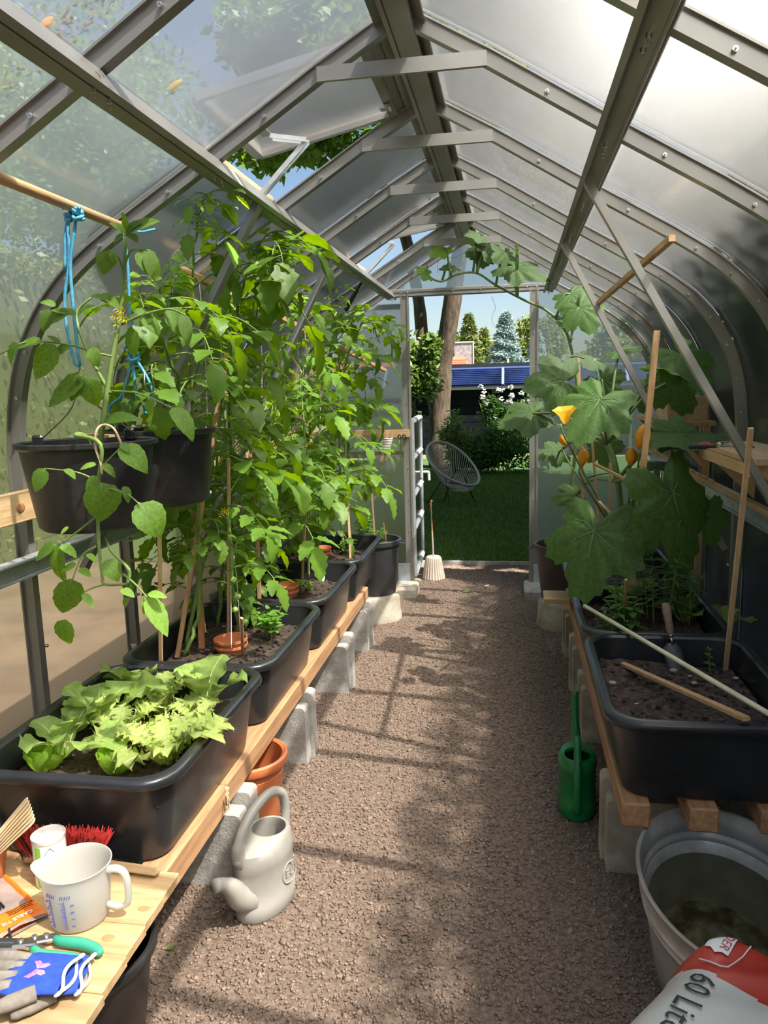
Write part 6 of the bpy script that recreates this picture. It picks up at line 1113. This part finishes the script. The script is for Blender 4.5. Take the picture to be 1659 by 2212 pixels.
for q, w_ in ((.2, .012), (.1, .028), (-.05, .032), (-.3, .028), (-.5, .014)): R.append([d_*L*q+V((math.cos(g)*w_, -math.sin(g)*.012+.010, 0)) for g in [math.pi*i/8 for i in range(9)]])
m.loft(R, False); m.build('scoop', mat('dull_steel', (.10, .10, .10), (.2, .2, .2), rough=.5, metal=.8, scale=20), t, True)
# ------------------------------------------------------------------ right wall: shelves, braces, laths
def brace(label, a, b): m = MB(); a, b = V(a), V(b); m.bar((0, 0, 0), b-a, .032, .022, up=(1, 0, .6)); o = m.build('brace', AL, ceiling); o.location = a
for sg in (1, -1):
    for top_, low_, zt in ((at(1290, 430, X=.53), at(1659, 1070, X=1.02), 1.99), (at(1235, 560, X=.53), at(1430, 930, X=.90), 1.99)):
        d_ = (low_-top_)/(low_.x-top_.x); a_ = top_+d_*((zt-top_.z)/d_.z); b_ = top_+d_*(1.155-top_.x); brace('', (sg*a_.x, a_.y, a_.z), (sg*b_.x, b_.y, b_.z))
stick('slanting_stick', 'square wooden stick wedged between the metal braces under the right roof', at(1292, 655, Y=3.43), at(1452, 514, Y=2.35), .018, .018, 'lath_y')
t = thing('wall_shelf', 'pine shelf board on the right wall holding red-handled shears', 'shelf', (1.10, 2.8, 1.15)); m = MB(); m.box((0, 0, .011), (.19, .70, .022), bev=.002); m.build('board', MATS['pine_y'], t)
for y in (-.32, .335): m = MB(); m.add([(-.10, y-.009, 0), (.105, y-.009, 0), (.105, y-.009, -.20), (-.10, y+.009, 0), (.105, y+.009, 0), (.105, y+.009, -.20)], [(0, 2, 1), (3, 4, 5), (0, 1, 4, 3), (1, 2, 5, 4), (2, 0, 3, 5)]); m.build('bracket', MATS['pine_z'], t)
m = MB(); m.box((-.095, 0, -.018), (.018, .66, .034)); m.build('apron', MATS['pine_y'], t)
s0 = at(1555, 966, Z=1.19); t = thing('garden_shears', 'red-handled garden shears lying on the pine shelf', 'shears', s0, rz=math.radians(-58)); RH = mat('red_grip', (.35, .015, .02), rough=.4)
m = MB(); m.tube(catmull([(-.12, .035, 0), (-.06, .012, .004), (0, 0, .006)]), [.009]*7+[.006]*6, 8); m.build('grip', RH, t, True); m = MB(); m.tube(catmull([(-.11, -.02, -.004), (-.05, -.012, .0), (0, 0, .004)]), [.008]*7+[.006]*6, 8); m.build('grip', MATS['black'], t, True); m = MB(); m.box((.06, .004, .006), (.13, .022, .006), Matrix.Rotation(.05, 3, 'Z'), bev=.002); m.lathe([(.011, 0), (.011, .014), (.006, .016)], 12, cap0=True, cap1=True); m.build('shear_blade', MATS['steel'], t)
t = thing('wall_shelf', 'smaller shelf behind the squash leaves with a wooden tray on it', 'shelf', (1.08, 4.30, 1.105)); z2 = at(1420, 905, X=1.0); t.location = (1.09, z2.y+.1, z2.z-.01); m = MB(); m.box((0, 0, 0), (.22, .85, .022), bev=.002); m.build('board', MATS['lath_y'], t)
for y in (-.38, .38): m = MB(); m.box((.08, y, -.13), (.03, .03, .24)); m.bar((-.09, y, -.012), (.09, y, -.22), .02, .02); m.build('bracket', MATS['lath_z'], t)
c_ = V(t.location); t = thing('wooden_tray', 'pale wooden tray box standing on the smaller shelf', 'box', c_+V((0, -.20, .012)))
for (p, d) in (((0, 0, .005), (.17, .30, .008)), ((-.085, 0, .055), (.008, .30, .11)), ((.085, 0, .055), (.008, .30, .11)), ((0, -.15, .055), (.17, .008, .11)), ((0, .15, .055), (.17, .008, .11))): m = MB(); m.box(p, d); m.build('board', MATS['pine_y'], t)
t = thing('seed_tray', 'black plastic seed tray on the smaller shelf beside the wooden tray', 'tray', c_+V((-.01, .14, .012))); m = MB(); R = [rrect(.13, .24, .02, 0), rrect(.16, .28, .02, .06), rrect(.175, .29, .02, .06), rrect(.155, .27, .02, .055), rrect(.125, .23, .02, .006)]; m.loft(R, True, True, True); m.build('body', MATS['black_plastic'], t)
stick('rail_lath', 'long pale lath resting on the right wall rail', (1.168, 2.1, .945), (1.168, 4.5, .945), .028, .022, 'pine_y'); r0 = V((1.12, 3.6, .955))
for k in range(4): stick('lath_bundle_piece', ['lowest', 'second', 'third', 'topmost'][k]+' loose lath of the bundle on the right wall rail', at(1402, 975-4*k, X=1.135-.019*k), at(1540-14*k, 1040-7*k, X=1.142-.019*k), .016, .008, 'lath_y', 'loose laths on the rail')
for k, y in enumerate((3.9, 4.35)): stick('wall_upright', ['pale wooden upright below the right rail behind the squash', 'second wooden upright below the right rail nearer the gable'][k], (1.185, y, .07), (1.185, y, .87), .03, .02, 'pine_z', up=(0, 1, 0))

# ------------------------------------------------------------------ leaf litter lying outside on the roof
def roof_pt(x, y): return V((x, y, roof_z(x)))+V((math.copysign(.5, x), 0, .86))*.034
r_ = random.Random(12); m = MB()
for k in range(420):
    j = r_.choice((0, 0, 1, 2)); y = [Y0-.05, Y0-.08, Y0+4*S-.05][j]-abs(r_.gauss(0, .03)); x = -r_.uniform(.1, .95) if j < 2 else -r_.uniform(.2, .5); p_ = roof_pt(x, y); s_ = r_.uniform(.003, .009); a = r_.uniform(0, 6.28); u_ = V((math.cos(a), math.sin(a), .55*math.cos(a)))*s_; v_ = V((-math.sin(a), math.cos(a), -.55*math.sin(a)))*s_*.5; m.add([p_-u_, p_+v_, p_+u_+V((0, 0, .003)), p_-v_], [(0, 1, 2, 3)])
o = m.build('roof_leaf_litter', MATS['lath_y']); tag(o, 'dry brown leaf litter lying outside on the left roof panels', 'leaf litter', kind='stuff')
def roof_leaf(label, px, py, sg, mt, s_):
    d = at(px, py, Y=2.0)-CAM; q = None
    for i in range(4000):
        w = CAM+d*(.2+i*.0008)
        if w.z > roof_z(w.x)+.03: q = w; break
    if q is None: return
    m = MB(); u_ = V((.86, 0, -.5*sg))*s_; v_ = V((0, 1, 0))*s_*.8; m.add([-u_, -u_*.3+v_*.7, u_*.2+v_*.5, u_, u_*.3-v_*.6, -u_*.4-v_*.5], [(0, 1, 2, 3, 4, 5)]); m.add([p+V((0, 0, .002)) for p in (-u_, -u_*.3+v_*.7, u_*.2+v_*.5, u_, u_*.3-v_*.6, -u_*.4-v_*.5)], [(5, 4, 3, 2, 1, 0)]); o = m.build('fallen_leaf', MATS[mt]); o.location = q+V((sg*.004, 0, .008)); tag(o, label, 'leaf')
roof_leaf('yellow leaf lying outside on the left roof panel', 382, 192, -1, 'yellow_flower', .022); roof_leaf('orange leaf standing out on the near left roof panel', 105, 60, -1, 'petal', .018); roof_leaf('small green leaf lying outside on the right roof panel', 1358, 425, 1, 'tomato_leaf_young', .02)

# ------------------------------------------------------------------ turn or shorten leaves that would pass through walls, tubs, shelves or stakes
def settle_leaves():
    from mathutils.bvhtree import BVHTree
    bpy.context.view_layer.update()
    PL_ = ('tomato', 'squash', 'lettuce', 'mint', 'parsley', 'basil', 'chilli', 'seedling')
    SK_ = ('soil', 'gravel', 'grass', 'litter', 'string', 'rope', 'wire', 'yard', 'ground', 'floor', 'bolts', 'tree', 'bush', 'hedge', 'house', 'shed', 'shrub', 'flower', 'pole', 'fallen', 'pebble', 'cable_tie', 'bristles')
    def root_(o):
        while o.parent is not None: o = o.parent
        return o
    def geo(me, M): return [M @ v.co for v in me.vertices]
    VS, FS, leaves = [], [], []
    polys = {}
    def pol(me):
        if me.name not in polys: polys[me.name] = [tuple(p.vertices) for p in me.polygons]
        return polys[me.name]
    for o in list(bpy.data.objects):
        if o.type != 'MESH': continue
        t = root_(o)
        if any(k in t.name for k in PL_):
            if o.name.split('.')[0] == 'leaf': leaves.append((o, t))
            continue
        if any(k in t.name or k in o.name for k in SK_) or t.location.y > 7: continue
        b = len(VS); VS += geo(o.data, o.matrix_world); FS += [tuple(i+b for i in f) for f in pol(o.data)]
    T_ = BVHTree.FromPolygons(VS, FS)
    tries = [(0, 0)]+[(y, t) for t in (0, -18, 18, -36, 36, -54) for y in (0, 22, -22, 45, -45, 75, -75, 110, -110) if y or t]
    stuck = 0
    for o, t in leaves:
        B = o.matrix_basis.copy(); base = B.translation.copy(); W = Matrix.Translation(t.matrix_world.translation); R0 = B.to_3x3(); fwd = R0.col[1].normalized(); ax = fwd.cross(V((0, 0, 1)))
        ax = ax.normalized() if ax.length > .05 else V((1, 0, 0)); best = None
        for s_ in (1, .85, .7, .55):
            done = False
            for yw, tl in tries:
                N_ = Matrix.Translation(base) @ (Matrix.Rotation(math.radians(yw), 3, 'Z') @ Matrix.Rotation(math.radians(tl), 3, ax) @ R0).to_4x4() @ Matrix.Scale(s_, 4)
                P = geo(o.data, W @ N_); n_ = sum(1 for p in P[::5] if p.z > roof_z(p.x)-.002 or p.y > YG-.01) if t.location.y < YG else 0
                if not n_: n_ = len(BVHTree.FromPolygons(P, pol(o.data)).overlap(T_))
                else: n_ += 1000
                if best is None or n_ < best[0]: best = (n_, N_)
                if n_ == 0: done = True; break
            if done: break
        if best[0]: stuck += 1
        o.matrix_basis = best[1]
    return stuck
STUCK = settle_leaves()
